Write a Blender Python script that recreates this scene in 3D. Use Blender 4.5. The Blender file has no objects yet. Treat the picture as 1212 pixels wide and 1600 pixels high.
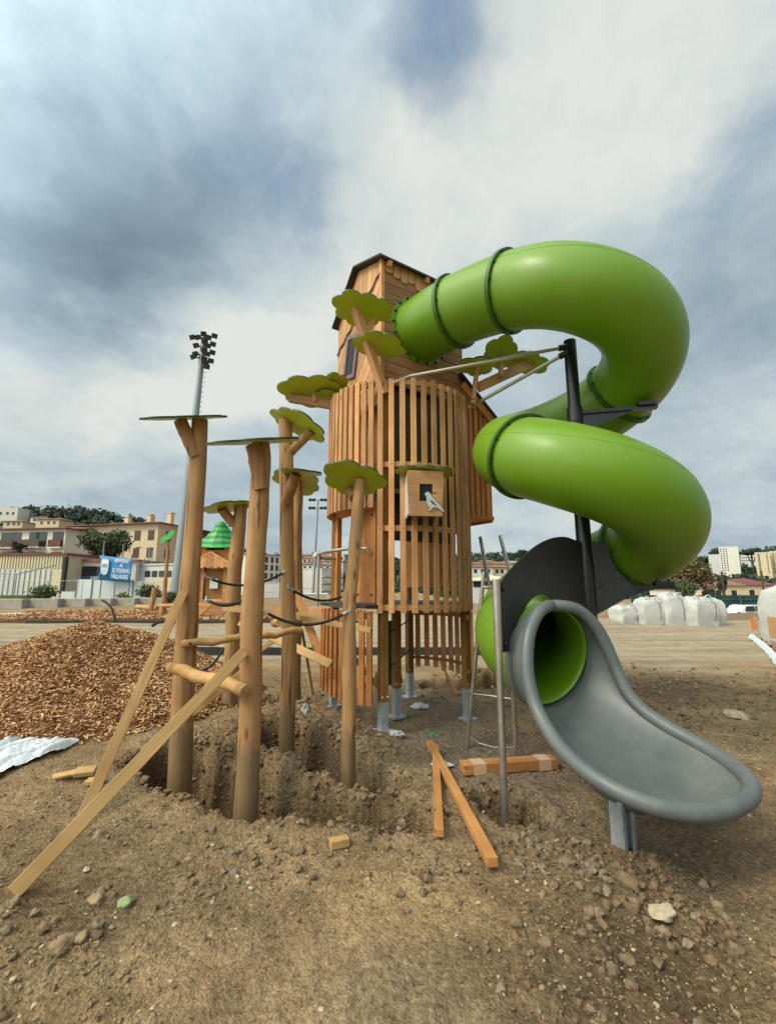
import bpy, bmesh, math, random
import numpy as np
from mathutils import Vector, Matrix, noise
random.seed(7)
R_ = math.radians
SC = bpy.context.scene
COL = SC.collection
V = Vector

# ------------------------------------------------------------------ camera
FPX, HCAM, PITCH = 711.0, 1.5, R_(9.4)
cp, sp = math.cos(PITCH), math.sin(PITCH)
def ray(x, y):
    u = (x - 606) / FPX; v = (800 - y) / FPX
    return V((u, cp - v * sp, sp + v * cp))
def at(x, y, Y):                     # point on the line of sight at ground distance Y
    d = ray(x, y); return V((0, 0, HCAM)) + d * (Y / d.y)
def gp(x, y, z=0.0):                 # point of a line of sight at height z
    d = ray(x, y); return V((0, 0, HCAM)) + d * ((z - HCAM) / d.z)
cam = bpy.data.cameras.new("camera"); camo = bpy.data.objects.new("camera", cam); COL.objects.link(camo)
camo.location = (0, 0, HCAM); camo.rotation_euler = (R_(90) + PITCH, 0, 0)
cam.sensor_fit = 'VERTICAL'; cam.sensor_height = 24; cam.lens = 24 * FPX / 1600
cam.clip_end = 5000; cam.clip_start = 0.05
SC.camera = camo

# ------------------------------------------------------------------ materials
class NT:
    def __init__(s, name):
        s.m = bpy.data.materials.new(name); s.m.use_nodes = True; s.t = s.m.node_tree
        s.b = s.t.nodes['Principled BSDF']; s.out = s.t.nodes['Material Output']
    def n(s, typ, props=None, **inp):
        nd = s.t.nodes.new(typ)
        for k, v in (props or {}).items(): setattr(nd, k, v)
        for k, v in inp.items():
            k = k.replace('_', ' ')
            sk = nd.inputs[int(k[1:])] if k[0] == 'i' and k[1:].isdigit() else nd.inputs[k]
            if isinstance(v, bpy.types.NodeSocket): s.t.links.new(v, sk)
            else: sk.default_value = v
        return nd
    def link(s, a, b): s.t.links.new(a, b)
    def ramp(s, fac, stops, interp='LINEAR'):
        r = s.t.nodes.new('ShaderNodeValToRGB'); r.color_ramp.interpolation = interp
        e = r.color_ramp.elements
        while len(e) < len(stops): e.new(0.5)
        for i, (p, c) in enumerate(stops):
            e[i].position = p; e[i].color = (c[0], c[1], c[2], 1) if not isinstance(c, (int, float)) else (c, c, c, 1)
        s.link(fac, r.inputs[0]); return r.outputs[0]
    def mix(s, fac, a, b, mode='MIX'):
        nd = s.t.nodes.new('ShaderNodeMix'); nd.data_type = 'RGBA'; nd.blend_type = mode
        for sk, v in ((nd.inputs[0], fac), (nd.inputs[6], a), (nd.inputs[7], b)):
            if isinstance(v, bpy.types.NodeSocket): s.link(v, sk)
            elif isinstance(v, (int, float)): sk.default_value = v
            else: sk.default_value = (v[0], v[1], v[2], 1)
        return nd.outputs[2]
    def math(s, op, a, b=0.0, c=0.0):
        nd = s.t.nodes.new('ShaderNodeMath'); nd.operation = op
        for sk, v in zip(nd.inputs, (a, b, c)):
            if isinstance(v, bpy.types.NodeSocket): s.link(v, sk)
            else: sk.default_value = v
        return nd.outputs[0]
    def noise(s, vec, scale, detail=4, rough=.55, dist=0):
        return s.n('ShaderNodeTexNoise', Vector=vec, Scale=scale, Detail=detail, Roughness=rough, Distortion=dist).outputs[0]
    def bump(s, h, strength=.3, dist=.01):
        b = s.n('ShaderNodeBump', Height=h, Strength=strength, Distance=dist); s.link(b.outputs[0], s.b.inputs['Normal'])
    def obj(s): return s.n('ShaderNodeTexCoord').outputs['Object']
    def done(s, color=None, rough=.6, metal=0, spec=None):
        for nm, v in (('Base Color', color), ('Roughness', rough), ('Metallic', metal), ('Specular IOR Level', spec)):
            if v is None: continue
            if isinstance(v, bpy.types.NodeSocket): s.link(v, s.b.inputs[nm])
            elif isinstance(v, (int, float)): s.b.inputs[nm].default_value = v
            else: s.b.inputs[nm].default_value = (v[0], v[1], v[2], 1)
        return s.m

def sc3(c, k): return tuple(x * k for x in c)
def wood(name, c, axis='z', var=.35, rough=.65, knots=True, grain=.22, crack=False):
    t = NT(name); o = t.obj()
    tone = t.n('ShaderNodeAttribute', {'attribute_name': 'tone'}).outputs['Fac']
    rnd = t.n('ShaderNodeObjectInfo').outputs['Random']
    off = t.math('ADD', t.math('MULTIPLY', tone, 31.0), t.math('MULTIPLY', rnd, 17.0))
    add = t.n('ShaderNodeVectorMath', {'operation': 'ADD'}, i0=o)
    cmb = t.n('ShaderNodeCombineXYZ', X=off, Y=off, Z=off); t.link(cmb.outputs[0], add.inputs[1])
    s = {'z': (1, 1, .06), 'x': (.06, 1, 1), 'y': (1, .06, 1)}[axis]
    mp = t.n('ShaderNodeMapping', Vector=add.outputs[0], Scale=s).outputs[0]
    g1 = t.noise(mp, 22, 3, .6, .6); g2 = t.noise(mp, 130, 2, .6)
    big = t.noise(add.outputs[0], 2.2, 3)
    g = t.math('ADD', t.math('MULTIPLY', g1, .7), t.math('MULTIPLY', g2, .3))
    col = t.ramp(g, [(.3, sc3(c, 1 - grain * 1.7)), (.52, c), (.72, sc3(c, 1 + grain))])
    col = t.mix(t.ramp(big, [(.35, 0.0), (.7, 1.0)]), col, (c[0] * .72, c[1] * .66, c[2] * .6))
    tv = t.math('ADD', t.math('MULTIPLY', tone, var), t.math('MULTIPLY', rnd, .18))
    col = t.mix(1.0, col, t.ramp(tv, [(0, 1.1), (.55, .66)]), 'MULTIPLY')
    if knots:
        s2 = {'z': (1, 1, .35), 'x': (.35, 1, 1), 'y': (1, .35, 1)}[axis]
        mk = t.n('ShaderNodeMapping', Vector=add.outputs[0], Scale=s2).outputs[0]
        vo = t.n('ShaderNodeTexVoronoi', Vector=mk, Scale=8.0).outputs['Distance']
        col = t.mix(t.ramp(vo, [(.07, .85), (.15, 0.0)]), col, (c[0] * .38, c[1] * .28, c[2] * .2))
    if crack:
        ck = t.noise(t.n('ShaderNodeMapping', Vector=add.outputs[0], Scale=(1, 1, .035)).outputs[0], 26, 2, .5, .3)
        ckm = t.ramp(ck, [(.355, 1.0), (.38, 0.0)])
        col = t.mix(t.math('MULTIPLY', ckm, .75), col, (c[0] * .18, c[1] * .14, c[2] * .1))
        g = t.math('SUBTRACT', g, ckm)
    if crack:                                    # mud splashed on the foot of the log
        pz = t.n('ShaderNodeSeparateXYZ', i0=t.n('ShaderNodeNewGeometry').outputs['Position']).outputs[2]
        mud = t.math('ADD', pz, t.math('MULTIPLY', t.noise(o, 7, 5, .7), -.55))
        col = t.mix(t.ramp(mud, [(.0, .8), (.10, 0.0)]), col, (.20, .13, .07))
    t.bump(g, .25, .004)
    return t.done(col, rough, 0, .3)

def plain(name, c, rough=.5, metal=0, var=.12, scale=6.0, bump=0.0, bscale=60, spec=None, second=None):
    t = NT(name); o = t.obj()
    n = t.noise(o, scale, 5, .6)
    rnd = t.n('ShaderNodeObjectInfo').outputs['Random']
    col = t.ramp(n, [(.3, sc3(c, 1 - var)), (.7, second or sc3(c, 1 + var))])
    col = t.mix(1.0, col, t.ramp(rnd, [(0, 1 - var * .6), (1, 1.0)]), 'MULTIPLY')
    if bump: t.bump(t.noise(o, bscale, 4), bump, .01)
    rr = t.ramp(t.noise(o, scale * 2.3, 4), [(.3, max(0, rough - .07)), (.7, min(1, rough + .07))])
    return t.done(col, rr, metal, spec)

M = {}
M['larch'] = wood('larch_wood', (.75, .385, .165), var=.75)
M['larchx'] = wood('larch_boards_lying', (.60, .33, .155), 'x', var=.3)
M['larchz'] = wood('larch_boards_upright', (.66, .36, .17), 'z', var=.3)
M['larch_o'] = wood('orange_larch_wood', (.66, .27, .08), var=.4)
M['glulam'] = wood('glued_larch_post', (.30, .15, .04), var=.2, knots=False)
M['log'] = wood('peeled_robinia', (.42, .235, .10), var=.1, grain=.3, crack=True)
M['logd'] = wood('darker_robinia', (.34, .175, .07), var=.1, grain=.3)
M['pine'] = wood('sawn_pine', (.58, .36, .15), var=.2)
M['pineo'] = wood('sawn_larch', (.56, .27, .09), var=.2)
def dusty(name, c, rough, dust=(.42, .36, .22), k=.16):
    t = NT(name); o = t.obj(); n = t.noise(o, 2.2, 6, .65); f = t.noise(o, 45, 4, .7)
    up = t.n('ShaderNodeSeparateXYZ', i0=t.n('ShaderNodeNewGeometry').outputs['Normal']).outputs[2]
    m = t.math('MULTIPLY', t.ramp(n, [(.42, 0.0), (.75, 1.0)]), t.ramp(f, [(.35, .3), (.7, 1.0)]))
    col = t.mix(t.math('MULTIPLY', m, k), c, dust)
    sc = t.noise(t.n('ShaderNodeMapping', Vector=o, Scale=(3, 3, 40), Rotation=(.5, .3, .2)).outputs[0], 3, 2, .5)
    col = t.mix(t.ramp(sc, [(.70, 0.0), (.74, .10)]), col, dust)
    t.bump(t.noise(o, 260, 2), .025, .004)
    return t.done(col, t.ramp(n, [(.3, rough - .05), (.7, rough + .12)]))
M['green'] = dusty('green_polyethylene', (.125, .255, .004), .37)
M['greend'] = plain('dark_green_flange', (.035, .10, .006), .45, 0, .1)
M['leafp'] = plain('leaf_green_panel', (.39, .49, .025), .4, 0, .12, 4)
M['edge'] = plain('dark_panel_edge', (.02, .045, .01), .5)
M['grey'] = dusty('grey_polyethylene', (.095, .110, .112), .42, (.32, .29, .23), .42)
M['scuff'] = None
M['black'] = plain('black_panel', (.022, .022, .025), .5, 0, .15)
M['pole'] = plain('black_powder_coat', (.012, .012, .014), .28, 0, .15)
M['steel'] = plain('brushed_steel', (.50, .47, .41), .36, .85, .15, 9)
M['galv'] = plain('galvanised_steel', (.46, .50, .53), .5, .55, .22, 22)
M['rope'] = plain('black_rope', (.015, .014, .016), .8, 0, .2, 80, .4, 300)
M['bolt'] = plain('bolt_head', (.55, .42, .28), .4, .5)
M['blackbolt'] = plain('black_bolt_cap', (.008, .008, .008), .5)
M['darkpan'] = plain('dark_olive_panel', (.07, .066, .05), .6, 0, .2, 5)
M['roofd'] = plain('dark_roof_felt', (.035, .028, .026), .85, 0, .25, 20, .3)
M['violet'] = plain('violet_window_frame', (.16, .09, .12), .55)
M['void'] = plain('dark_interior', (.01, .014, .014), .8)
M['bird'] = plain('grey_bird_panel', (.52, .56, .58), .5, 0, .2, 60)
M['white'] = plain('white_fabric', (.60, .63, .66), .8, 0, .06, 30, .6, 40)
M['sheet'] = plain('white_ground_fabric', (.58, .62, .66), .75, 0, .05, 12)
M['bag'] = plain('white_woven_bag', (.47, .47, .45), .8, 0, .08, 7, .7, 9)
M['concrete'] = plain('weathered_concrete', (.36, .33, .28), .9, 0, .2, 2.5, .3)
M['stone'] = plain('dusty_stone', (.31, .21, .122), .95, 0, .35, 14, .6, 40)
M['paleston'] = plain('pale_stone', (.47, .37, .25), .95, 0, .25, 25, .4, 40)
M['clod'] = plain('brown_clod', (.20, .128, .070), 1, 0, .4, 18, .8, 50)
M['greyclod'] = plain('grey_clod', (.23, .17, .112), 1, 0, .35, 18, .8, 50)
M['paint'] = plain('green_paint_stone', (.27, .33, .16), .9, 0, .25, 30)
M['plastic'] = plain('crumpled_clear_plastic', (.50, .52, .53), .25, 0, .2, 20)
M['card'] = plain('cardboard', (.42, .24, .11), .8, 0, .1)
M['greenroof'] = plain('green_toy_roof', (.02, .34, .05), .45, 0, .1)
M['greenroofd'] = plain('dark_green_toy_roof', (.012, .13, .03), .5)
M['cream'] = plain('cream_render', (.62, .50, .33), .9, 0, .06, .5)
M['creamd'] = plain('ochre_render', (.52, .36, .13), .9, 0, .06, .5)
M['whitewall'] = plain('white_render', (.66, .62, .55), .9, 0, .06, .5)
M['greywall'] = plain('pale_concrete_wall', (.56, .55, .53), .9, 0, .06, .3)
M['tile'] = plain('terracotta_tile', (.27, .12, .075), .9, 0, .25, 3, .5, 12)
M['redroof'] = plain('red_brown_roof', (.17, .055, .045), .85, 0, .25, 2)
M['glass'] = plain('dark_window', (.025, .028, .03), .12, 0, .3, 1)
M['shutter'] = plain('brown_shutter', (.09, .05, .035), .7)
M['shed'] = plain('cream_ribbed_sheet', (.60, .53, .36), .6)
M['shedw'] = plain('pale_blue_sheet', (.50, .56, .58), .6, 0, .05, 1)
M['hoard'] = plain('white_hoarding', (.62, .67, .67), .55, 0, .04, .7)
M['blue'] = plain('blue_banner', (.035, .22, .50), .6, 0, .1, .8)
M['bluew'] = plain('blue_wall', (.03, .10, .19), .7)
M['lblue'] = plain('pale_blue_crest', (.40, .60, .68), .6)
M['letter'] = plain('white_letter', (.8, .82, .82), .6, 0, .02)
M['navy'] = plain('navy_ribbon', (.01, .035, .12), .6)
M['foliage'] = plain('green_leaves', (.065, .095, .028), .7, 0, .5, 1.6)
M['foliaged'] = plain('dark_pine_needles', (.030, .055, .030), .8, 0, .45, .25)
M['foliageb'] = plain('brownish_leaves', (.13, .095, .04), .75, 0, .45, 2)
M['foliagel'] = plain('light_shrub_leaves', (.16, .17, .04), .75, 0, .4, 4)
M['bark'] = plain('brown_bark', (.09, .06, .04), .95, 0, .3, 8, .6)
M['grass'] = plain('grass_blades', (.10, .17, .04), .8, 0, .4, 3)
M['netting'] = plain('dark_green_windbreak', (.012, .055, .05), .85, 0, .15, .6)
M['greenpost'] = plain('green_fence_steel', (.05, .13, .11), .5)
M['car'] = plain('white_car_paint', (.72, .74, .76), .25, 0, .02)
M['tyre'] = plain('tyre_rubber', (.015, .015, .015), .85)
M['redlamp'] = plain('red_tail_lamp', (.45, .02, .02), .3)
M['floodl'] = plain('dark_floodlight', (.07, .075, .078), .5, .2)
M['mast'] = plain('grey_galvanised_mast', (.27, .30, .31), .5, .35, .1, .7)
M['kerb'] = plain('black_edging_board', (.03, .03, .03), .8, 0, .3)
M['orange'] = plain('orange_stake', (.75, .18, .05), .6)
M['spray'] = plain('green_spray_paint', (.05, .30, .10), .9)

# ------------------------------------------------------------------ mesh builder
class MB:
    def __init__(s): s.v = []; s.f = []; s.t = []; s.mi = []; s.tone = 0.0; s.m = 0
    def add(s, vs, fs):
        o = len(s.v); s.v.extend([tuple(p) for p in vs])
        for f in fs: s.f.append(tuple(i + o for i in f)); s.t.append(s.tone); s.mi.append(s.m)
        return s
    def rt(s): s.tone = random.random(); return s
    def box(s, c, size, mat=None):
        hx, hy, hz = [q / 2 for q in size]
        vs = [V((x, y, z)) for z in (-hz, hz) for x, y in ((-hx, -hy), (hx, -hy), (hx, hy), (-hx, hy))]
        if mat is not None: vs = [mat @ p for p in vs]
        c = V(c); vs = [p + c for p in vs]
        return s.add(vs, [(3, 2, 1, 0), (4, 5, 6, 7), (0, 1, 5, 4), (1, 2, 6, 5), (2, 3, 7, 6), (3, 0, 4, 7)])
    def hexa(s, bottom, top):           # two quads, ccw from above
        return s.add(list(bottom) + list(top), [(3, 2, 1, 0), (4, 5, 6, 7), (0, 1, 5, 4), (1, 2, 6, 5), (2, 3, 7, 6), (3, 0, 4, 7)])
    def tube(s, pts, rad, seg=10, caps=True, closed=False, jitter=0):
        pts = [V(p) for p in pts]; n = len(pts)
        if isinstance(rad, (int, float)): rad = [rad] * n
        tang = []
        for i in range(n):
            a = pts[(i - 1) % n] if (closed or i > 0) else pts[i]
            b = pts[(i + 1) % n] if (closed or i < n - 1) else pts[i]
            tang.append((b - a).normalized())
        t0 = tang[0]; up = V((0, 0, 1)) if abs(t0.z) < .9 else V((1, 0, 0))
        nx = t0.cross(up).normalized(); vs = []
        for i in range(n):
            t = tang[i]; nx = (nx - t * nx.dot(t)).normalized(); ny = t.cross(nx)
            for k in range(seg):
                a = 2 * math.pi * k / seg
                r = rad[i] * (1 + (jitter * noise.noise(V((math.cos(a) * 1.3, math.sin(a) * 1.3, i * .45 + pts[0].x * 7))) if jitter else 0))
                vs.append(pts[i] + nx * (r * math.cos(a)) + ny * (r * math.sin(a)))
        fs = []
        for i in range(n if closed else n - 1):
            j = (i + 1) % n
            for k in range(seg):
                l = (k + 1) % seg
                fs.append((i * seg + k, i * seg + l, j * seg + l, j * seg + k))
        if caps and not closed:
            fs.append(tuple(range(seg - 1, -1, -1))); fs.append(tuple((n - 1) * seg + k for k in range(seg)))
        return s.add(vs, fs)
    def prism(s, outline, thick, mat):  # outline in local xy, extruded along local z by +-thick/2
        n = len(outline); h = thick / 2
        vs = [mat @ V((x, y, -h)) for x, y in outline] + [mat @ V((x, y, h)) for x, y in outline]
        o = len(s.v); m0 = s.m
        s.add(vs, [tuple(range(n - 1, -1, -1)), tuple(range(n, 2 * n))])
        for i in range(n):
            j = (i + 1) % n
            s.f.append((o + i, o + j, o + n + j, o + n + i)); s.t.append(s.tone); s.mi.append(getattr(s, 'em', m0))
        return s
    def beam(s, p0, p1, w, h, up=(0, 0, 1)):
        p0, p1 = V(p0), V(p1); d = p1 - p0; L = d.length; z = d.normalized(); up = V(up)
        x = z.cross(up)
        if x.length < 1e-4: x = z.cross(V((0, 1, 0)))
        x.normalize(); y = x.cross(z)
        m = Matrix((x, y, z)).transposed()
        return s.box((p0 + p1) / 2, (w, h, L), m)
    def sphere(s, c, r, seg=8, rings=6, sq=(1, 1, 1), dis=0, seed=0):
        c = V(c); vs = [];
        for i in range(rings + 1):
            a = math.pi * i / rings
            for k in range(seg):
                b = 2 * math.pi * k / seg
                p = V((math.sin(a) * math.cos(b), math.sin(a) * math.sin(b), math.cos(a)))
                q = 1 + (dis * noise.noise(p * 1.6 + V((seed, seed * 1.7, 0))) if dis else 0)
                vs.append(c + V((p.x * sq[0], p.y * sq[1], p.z * sq[2])) * (r * q))
        fs = [(i * seg + k, (i + 1) * seg + k, (i + 1) * seg + (k + 1) % seg, i * seg + (k + 1) % seg) for i in range(rings) for k in range(seg)]
        return s.add(vs, fs)
    def build(s, name, mat, parent=None, smooth=False, loc=None, bevel=0, angle=35, matrix=None):
        base = V((0, 0, 0))
        if parent is not None: base = V(parent['_o']) if '_o' in parent else V((0, 0, 0))
        if loc is not None: base = V(loc)
        me = bpy.data.meshes.new(name)
        me.from_pydata([(x - base.x, y - base.y, z - base.z) for x, y, z in s.v], [], s.f)
        for mm in (mat if isinstance(mat, (list, tuple)) else [mat]): me.materials.append(mm)
        if len(me.polygons):
            me.polygons.foreach_set('material_index', s.mi)
            at_ = me.attributes.new('tone', 'FLOAT', 'FACE'); at_.data.foreach_set('value', s.t)
        if smooth:
            me.shade_smooth()
            if angle < 180: me.set_sharp_from_angle(angle=R_(angle))
        me.update()
        o = bpy.data.objects.new(name, me); COL.objects.link(o)
        if bevel:
            b = o.modifiers.new('bevel', 'BEVEL'); b.width = bevel; b.segments = 2; b.limit_method = 'ANGLE'
        if parent is not None:
            o.parent = parent
            if parent.type == 'MESH' and '_o' not in parent: pass
            o['_o'] = tuple(base)
            if loc is not None: o.location = base - (V(parent['_o']) if '_o' in parent else V((0, 0, 0)))
        else:
            o.location = base; o['_o'] = tuple(base)
        return o

def tag(o, label, cat, group=None, kind=None):
    if label: o['label'] = label
    if cat: o['category'] = cat
    if group: o['group'] = group
    if kind: o['kind'] = kind
    return o
def thing(name, loc, label, cat, group=None):
    o = bpy.data.objects.new(name, None); COL.objects.link(o); o.location = loc; o['_o'] = tuple(loc)
    o.empty_display_size = .2
    return tag(o, label, cat, group)
def struct(o, label=None): o['kind'] = 'structure'; o['label'] = label or o.name.replace('_', ' '); return o
def copytree(o, parent=None):
    c = o.copy(); COL.objects.link(c); c.parent = parent
    for ch in [q for q in o.children]: copytree(ch, c)
    return c
def frame_obj(o, p0, p1, up=(0, 0, 1)):   # place an object whose mesh runs along local z from p0 to p1
    p0, p1 = V(p0), V(p1); z = (p1 - p0).normalized(); up = V(up); x = z.cross(up)
    if x.length < 1e-3: x = V((1, 0, 0))
    x.normalize(); y = x.cross(z) * 1
    m = Matrix((x, z.cross(x), z)).transposed().to_4x4(); m.translation = p0
    o.matrix_basis = m
    return o
def plank(name, p0, p1, w, h, mat, label=None, cat=None, group=None, up=(0, 0, 1), bevel=.004, parent=None):
    L = (V(p1) - V(p0)).length
    b = MB(); b.rt(); b.box((0, 0, L / 2), (w, h, L))
    o = b.build(name, mat, None, bevel=bevel)
    if parent is not None:
        o.parent = parent
    frame_obj(o, V(p0) - (V(parent['_o']) if parent is not None else V((0, 0, 0))), V(p1) - (V(parent['_o']) if parent is not None else V((0, 0, 0))), up)
    if label: tag(o, label, cat, group)
    return o
def smooth01(a, b, x):
    t = min(1, max(0, (x - a) / (b - a))); return t * t * (3 - 2 * t)
# ------------------------------------------------------------------ world and light
SUN_AZ_V = V((-.64, -.40, .78)).normalized(); SKY_BOOST = 5.0
def make_world():
    w = bpy.data.worlds.new('World'); SC.world = w; w.use_nodes = True
    nt = w.node_tree; N = nt.nodes; L = nt.links
    for n in list(N): N.remove(n)
    out = N.new('ShaderNodeOutputWorld'); bg = N.new('ShaderNodeBackground'); L.new(bg.outputs[0], out.inputs[0])
    sky = N.new('ShaderNodeTexSky'); sky.sky_type = 'NISHITA'; sky.sun_disc = False
    sky.sun_elevation = math.asin(SUN_AZ_V.z); sky.sun_rotation = math.atan2(SUN_AZ_V.x, SUN_AZ_V.y)
    sky.air_density = 1.0; sky.dust_density = 1.0
    tc = N.new('ShaderNodeTexCoord'); d = tc.outputs['Generated']
    def mth(op, a, b=0.0, c=0.0):
        n = N.new('ShaderNodeMath'); n.operation = op
        for sk, v in zip(n.inputs, (a, b, c)):
            if isinstance(v, bpy.types.NodeSocket): L.new(v, sk)
            else: sk.default_value = v
        return n.outputs[0]
    def nz(vec, s, det, rough=.55, dist=0):
        n = N.new('ShaderNodeTexNoise'); n.inputs['Scale'].default_value = s; n.inputs['Detail'].default_value = det
        n.inputs['Roughness'].default_value = rough; n.inputs['Distortion'].default_value = dist; L.new(vec, n.inputs['Vector']); return n
    sep = N.new('ShaderNodeSeparateXYZ'); L.new(d, sep.inputs[0])
    zz = mth('ADD', mth('MAXIMUM', sep.outputs[2], 0.0), .22)
    cb = N.new('ShaderNodeCombineXYZ'); L.new(mth('DIVIDE', sep.outputs[0], zz), cb.inputs[0]); L.new(mth('DIVIDE', sep.outputs[1], zz), cb.inputs[1])
    pl = cb.outputs[0]
    # domain warp of the direction for the placed cloud masses
    wn = nz(pl, 1.1, 5, .6)
    sub = N.new('ShaderNodeVectorMath'); sub.operation = 'SUBTRACT'; L.new(wn.outputs['Color'], sub.inputs[0]); sub.inputs[1].default_value = (.5, .5, .5)
    scl = N.new('ShaderNodeVectorMath'); scl.operation = 'SCALE'; L.new(sub.outputs[0], scl.inputs[0]); scl.inputs[3].default_value = .42
    ad = N.new('ShaderNodeVectorMath'); ad.operation = 'ADD'; L.new(d, ad.inputs[0]); L.new(scl.outputs[0], ad.inputs[1])
    dw = ad.outputs[0]
    def blob(x, y, rad, amp, sx=1.0):
        c = ray(x, y).normalized()
        dd = N.new('ShaderNodeVectorMath'); dd.operation = 'DISTANCE'; L.new(dw, dd.inputs[0]); dd.inputs[1].default_value = c
        m = N.new('ShaderNodeMapRange'); m.interpolation_type = 'SMOOTHSTEP'
        L.new(dd.outputs['Value'], m.inputs[0]); m.inputs[1].default_value = rad; m.inputs[2].default_value = 0.0
        m.inputs[3].default_value = 0; m.inputs[4].default_value = amp
        return m.outputs[0]
    def total(lst, base):
        s = base
        for b in lst: s = mth('ADD', s, blob(*b))
        return s
    n1 = nz(pl, 1.3, 8, .6, .35); n2 = nz(pl, 4.0, 7, .6, .3); n3 = nz(dw, 5.0, 9, .62, .2)
    nn = mth('ADD', mth('ADD', mth('MULTIPLY', mth('SUBTRACT', n1.outputs[0], .5), .62), mth('MULTIPLY', mth('SUBTRACT', n2.outputs[0], .5), .26)), mth('MULTIPLY', mth('SUBTRACT', n3.outputs[0], .5), .55))
    # brightness of the clouds
    br = total([(110, 400, .42, -.27), (20, 300, .40, -.08), (280, 400, .22, -.12), (70, 620, .30, .46), (420, 490, .28, .40), (320, 570, .26, .28), (230, 650, .22, .16), (80, 30, .50, -.10), (900, 190, .50, .22), (400, 100, .4, -.06),
                (1010, 60, .40, .12), (640, 330, .32, .20), (1130, 480, .34, -.10), (1180, 630, .18, .10), (100, 745, .24, -.20), (330, 755, .22, -.08), (700, 860, .5, .16), (1100, 780, .4, .06), (200, 830, .4, .08), (560, 300, .2, .06), (30, 250, .10, .16)], .665)
    br = mth('ADD', br, mth('MULTIPLY', nn, .74))
    ramp = N.new('ShaderNodeValToRGB'); e = ramp.color_ramp.elements
    stops = [(.10, (.110, .165, .21)), (.34, (.19, .265, .33)), (.54, (.315, .41, .48)), (.76, (.52, .61, .64)), (1.0, (.76, .79, .745))]
    while len(e) < len(stops): e.new(.5)
    for i, (p, c) in enumerate(stops): e[i].position = p; e[i].color = (*c, 1)
    L.new(br, ramp.inputs[0])
    # thinner places where the blue shows through
    gap = total([(690, 100, .17, .85), (620, 30, .16, .3), (1190, 210, .20, .6), (470, 360, .16, .6), (310, 250, .14, .3), (420, 250, .14, .2), (20, 570, .12, .4), (200, 60, .4, .12), (400, 60, .3, .12)], -.14)
    gap = mth('SUBTRACT', gap, mth('MULTIPLY', nn, 1.1))
    mr = N.new('ShaderNodeMapRange'); mr.interpolation_type = 'SMOOTHSTEP'; L.new(gap, mr.inputs[0]); mr.inputs[1].default_value = .0; mr.inputs[2].default_value = .95; mr.inputs[4].default_value = .85
    skm = N.new('ShaderNodeVectorMath'); skm.operation = 'MULTIPLY_ADD'; L.new(sky.outputs[0], skm.inputs[0]); skm.inputs[1].default_value = (.07, .07, .07); skm.inputs[2].default_value = (.09, .17, .26)
    # unseen sky round the sun, behind the viewer, brightened and warmed as added fill
    dt = N.new('ShaderNodeVectorMath'); dt.operation = 'DOT_PRODUCT'; L.new(d, dt.inputs[0]); dt.inputs[1].default_value = SUN_AZ_V
    gl = N.new('ShaderNodeMapRange'); gl.interpolation_type = 'SMOOTHSTEP'; L.new(dt.outputs['Value'], gl.inputs[0]); gl.inputs[1].default_value = .30; gl.inputs[2].default_value = 1.0; gl.inputs[3].default_value = 1.0; gl.inputs[4].default_value = SKY_BOOST
    cls = N.new('ShaderNodeVectorMath'); cls.operation = 'SCALE'; L.new(ramp.outputs[0], cls.inputs[0]); L.new(gl.outputs[0], cls.inputs[3])
    wm = N.new('ShaderNodeMix'); wm.data_type = 'RGBA'; L.new(mth('DIVIDE', mth('SUBTRACT', gl.outputs[0], 1.0), SKY_BOOST - 1.0), wm.inputs[0]); wm.inputs[6].default_value = (1, 1, 1, 1); wm.inputs[7].default_value = (1.0, .90, .72, 1)
    wv = N.new('ShaderNodeVectorMath'); wv.operation = 'MULTIPLY'; L.new(cls.outputs[0], wv.inputs[0]); L.new(wm.outputs[2], wv.inputs[1]); cls = wv
    mx = N.new('ShaderNodeMix'); mx.data_type = 'RGBA'; L.new(mr.outputs[0], mx.inputs[0]); L.new(cls.outputs[0], mx.inputs[6]); L.new(skm.outputs[0], mx.inputs[7])
    # below the horizon: dull ground colour
    lo = N.new('ShaderNodeMapRange'); L.new(sep.outputs[2], lo.inputs[0]); lo.inputs[1].default_value = -.05; lo.inputs[2].default_value = 0.0
    mx2 = N.new('ShaderNodeMix'); mx2.data_type = 'RGBA'; L.new(lo.outputs[0], mx2.inputs[0]); mx2.inputs[6].default_value = (.16, .14, .11, 1); L.new(mx.outputs[2], mx2.inputs[7])
    L.new(mx2.outputs[2], bg.inputs[0]); bg.inputs[1].default_value = 1.0
make_world()
sun = bpy.data.lights.new('sun', 'SUN'); sun.energy = 2.3; sun.angle = R_(14); sun.color = (1, .90, .74)
suno = bpy.data.objects.new('sun', sun); COL.objects.link(suno); suno.location = (-8, -4, 12)
suno.rotation_euler = (-SUN_AZ_V).to_track_quat('-Z', 'Y').to_euler()
SC.view_settings.view_transform = 'Standard'; SC.view_settings.look = 'None'; SC.view_settings.exposure = 0.0; SC.view_settings.gamma = 1
SC.cycles.max_bounces = 6; SC.cycles.use_denoising = True

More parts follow.
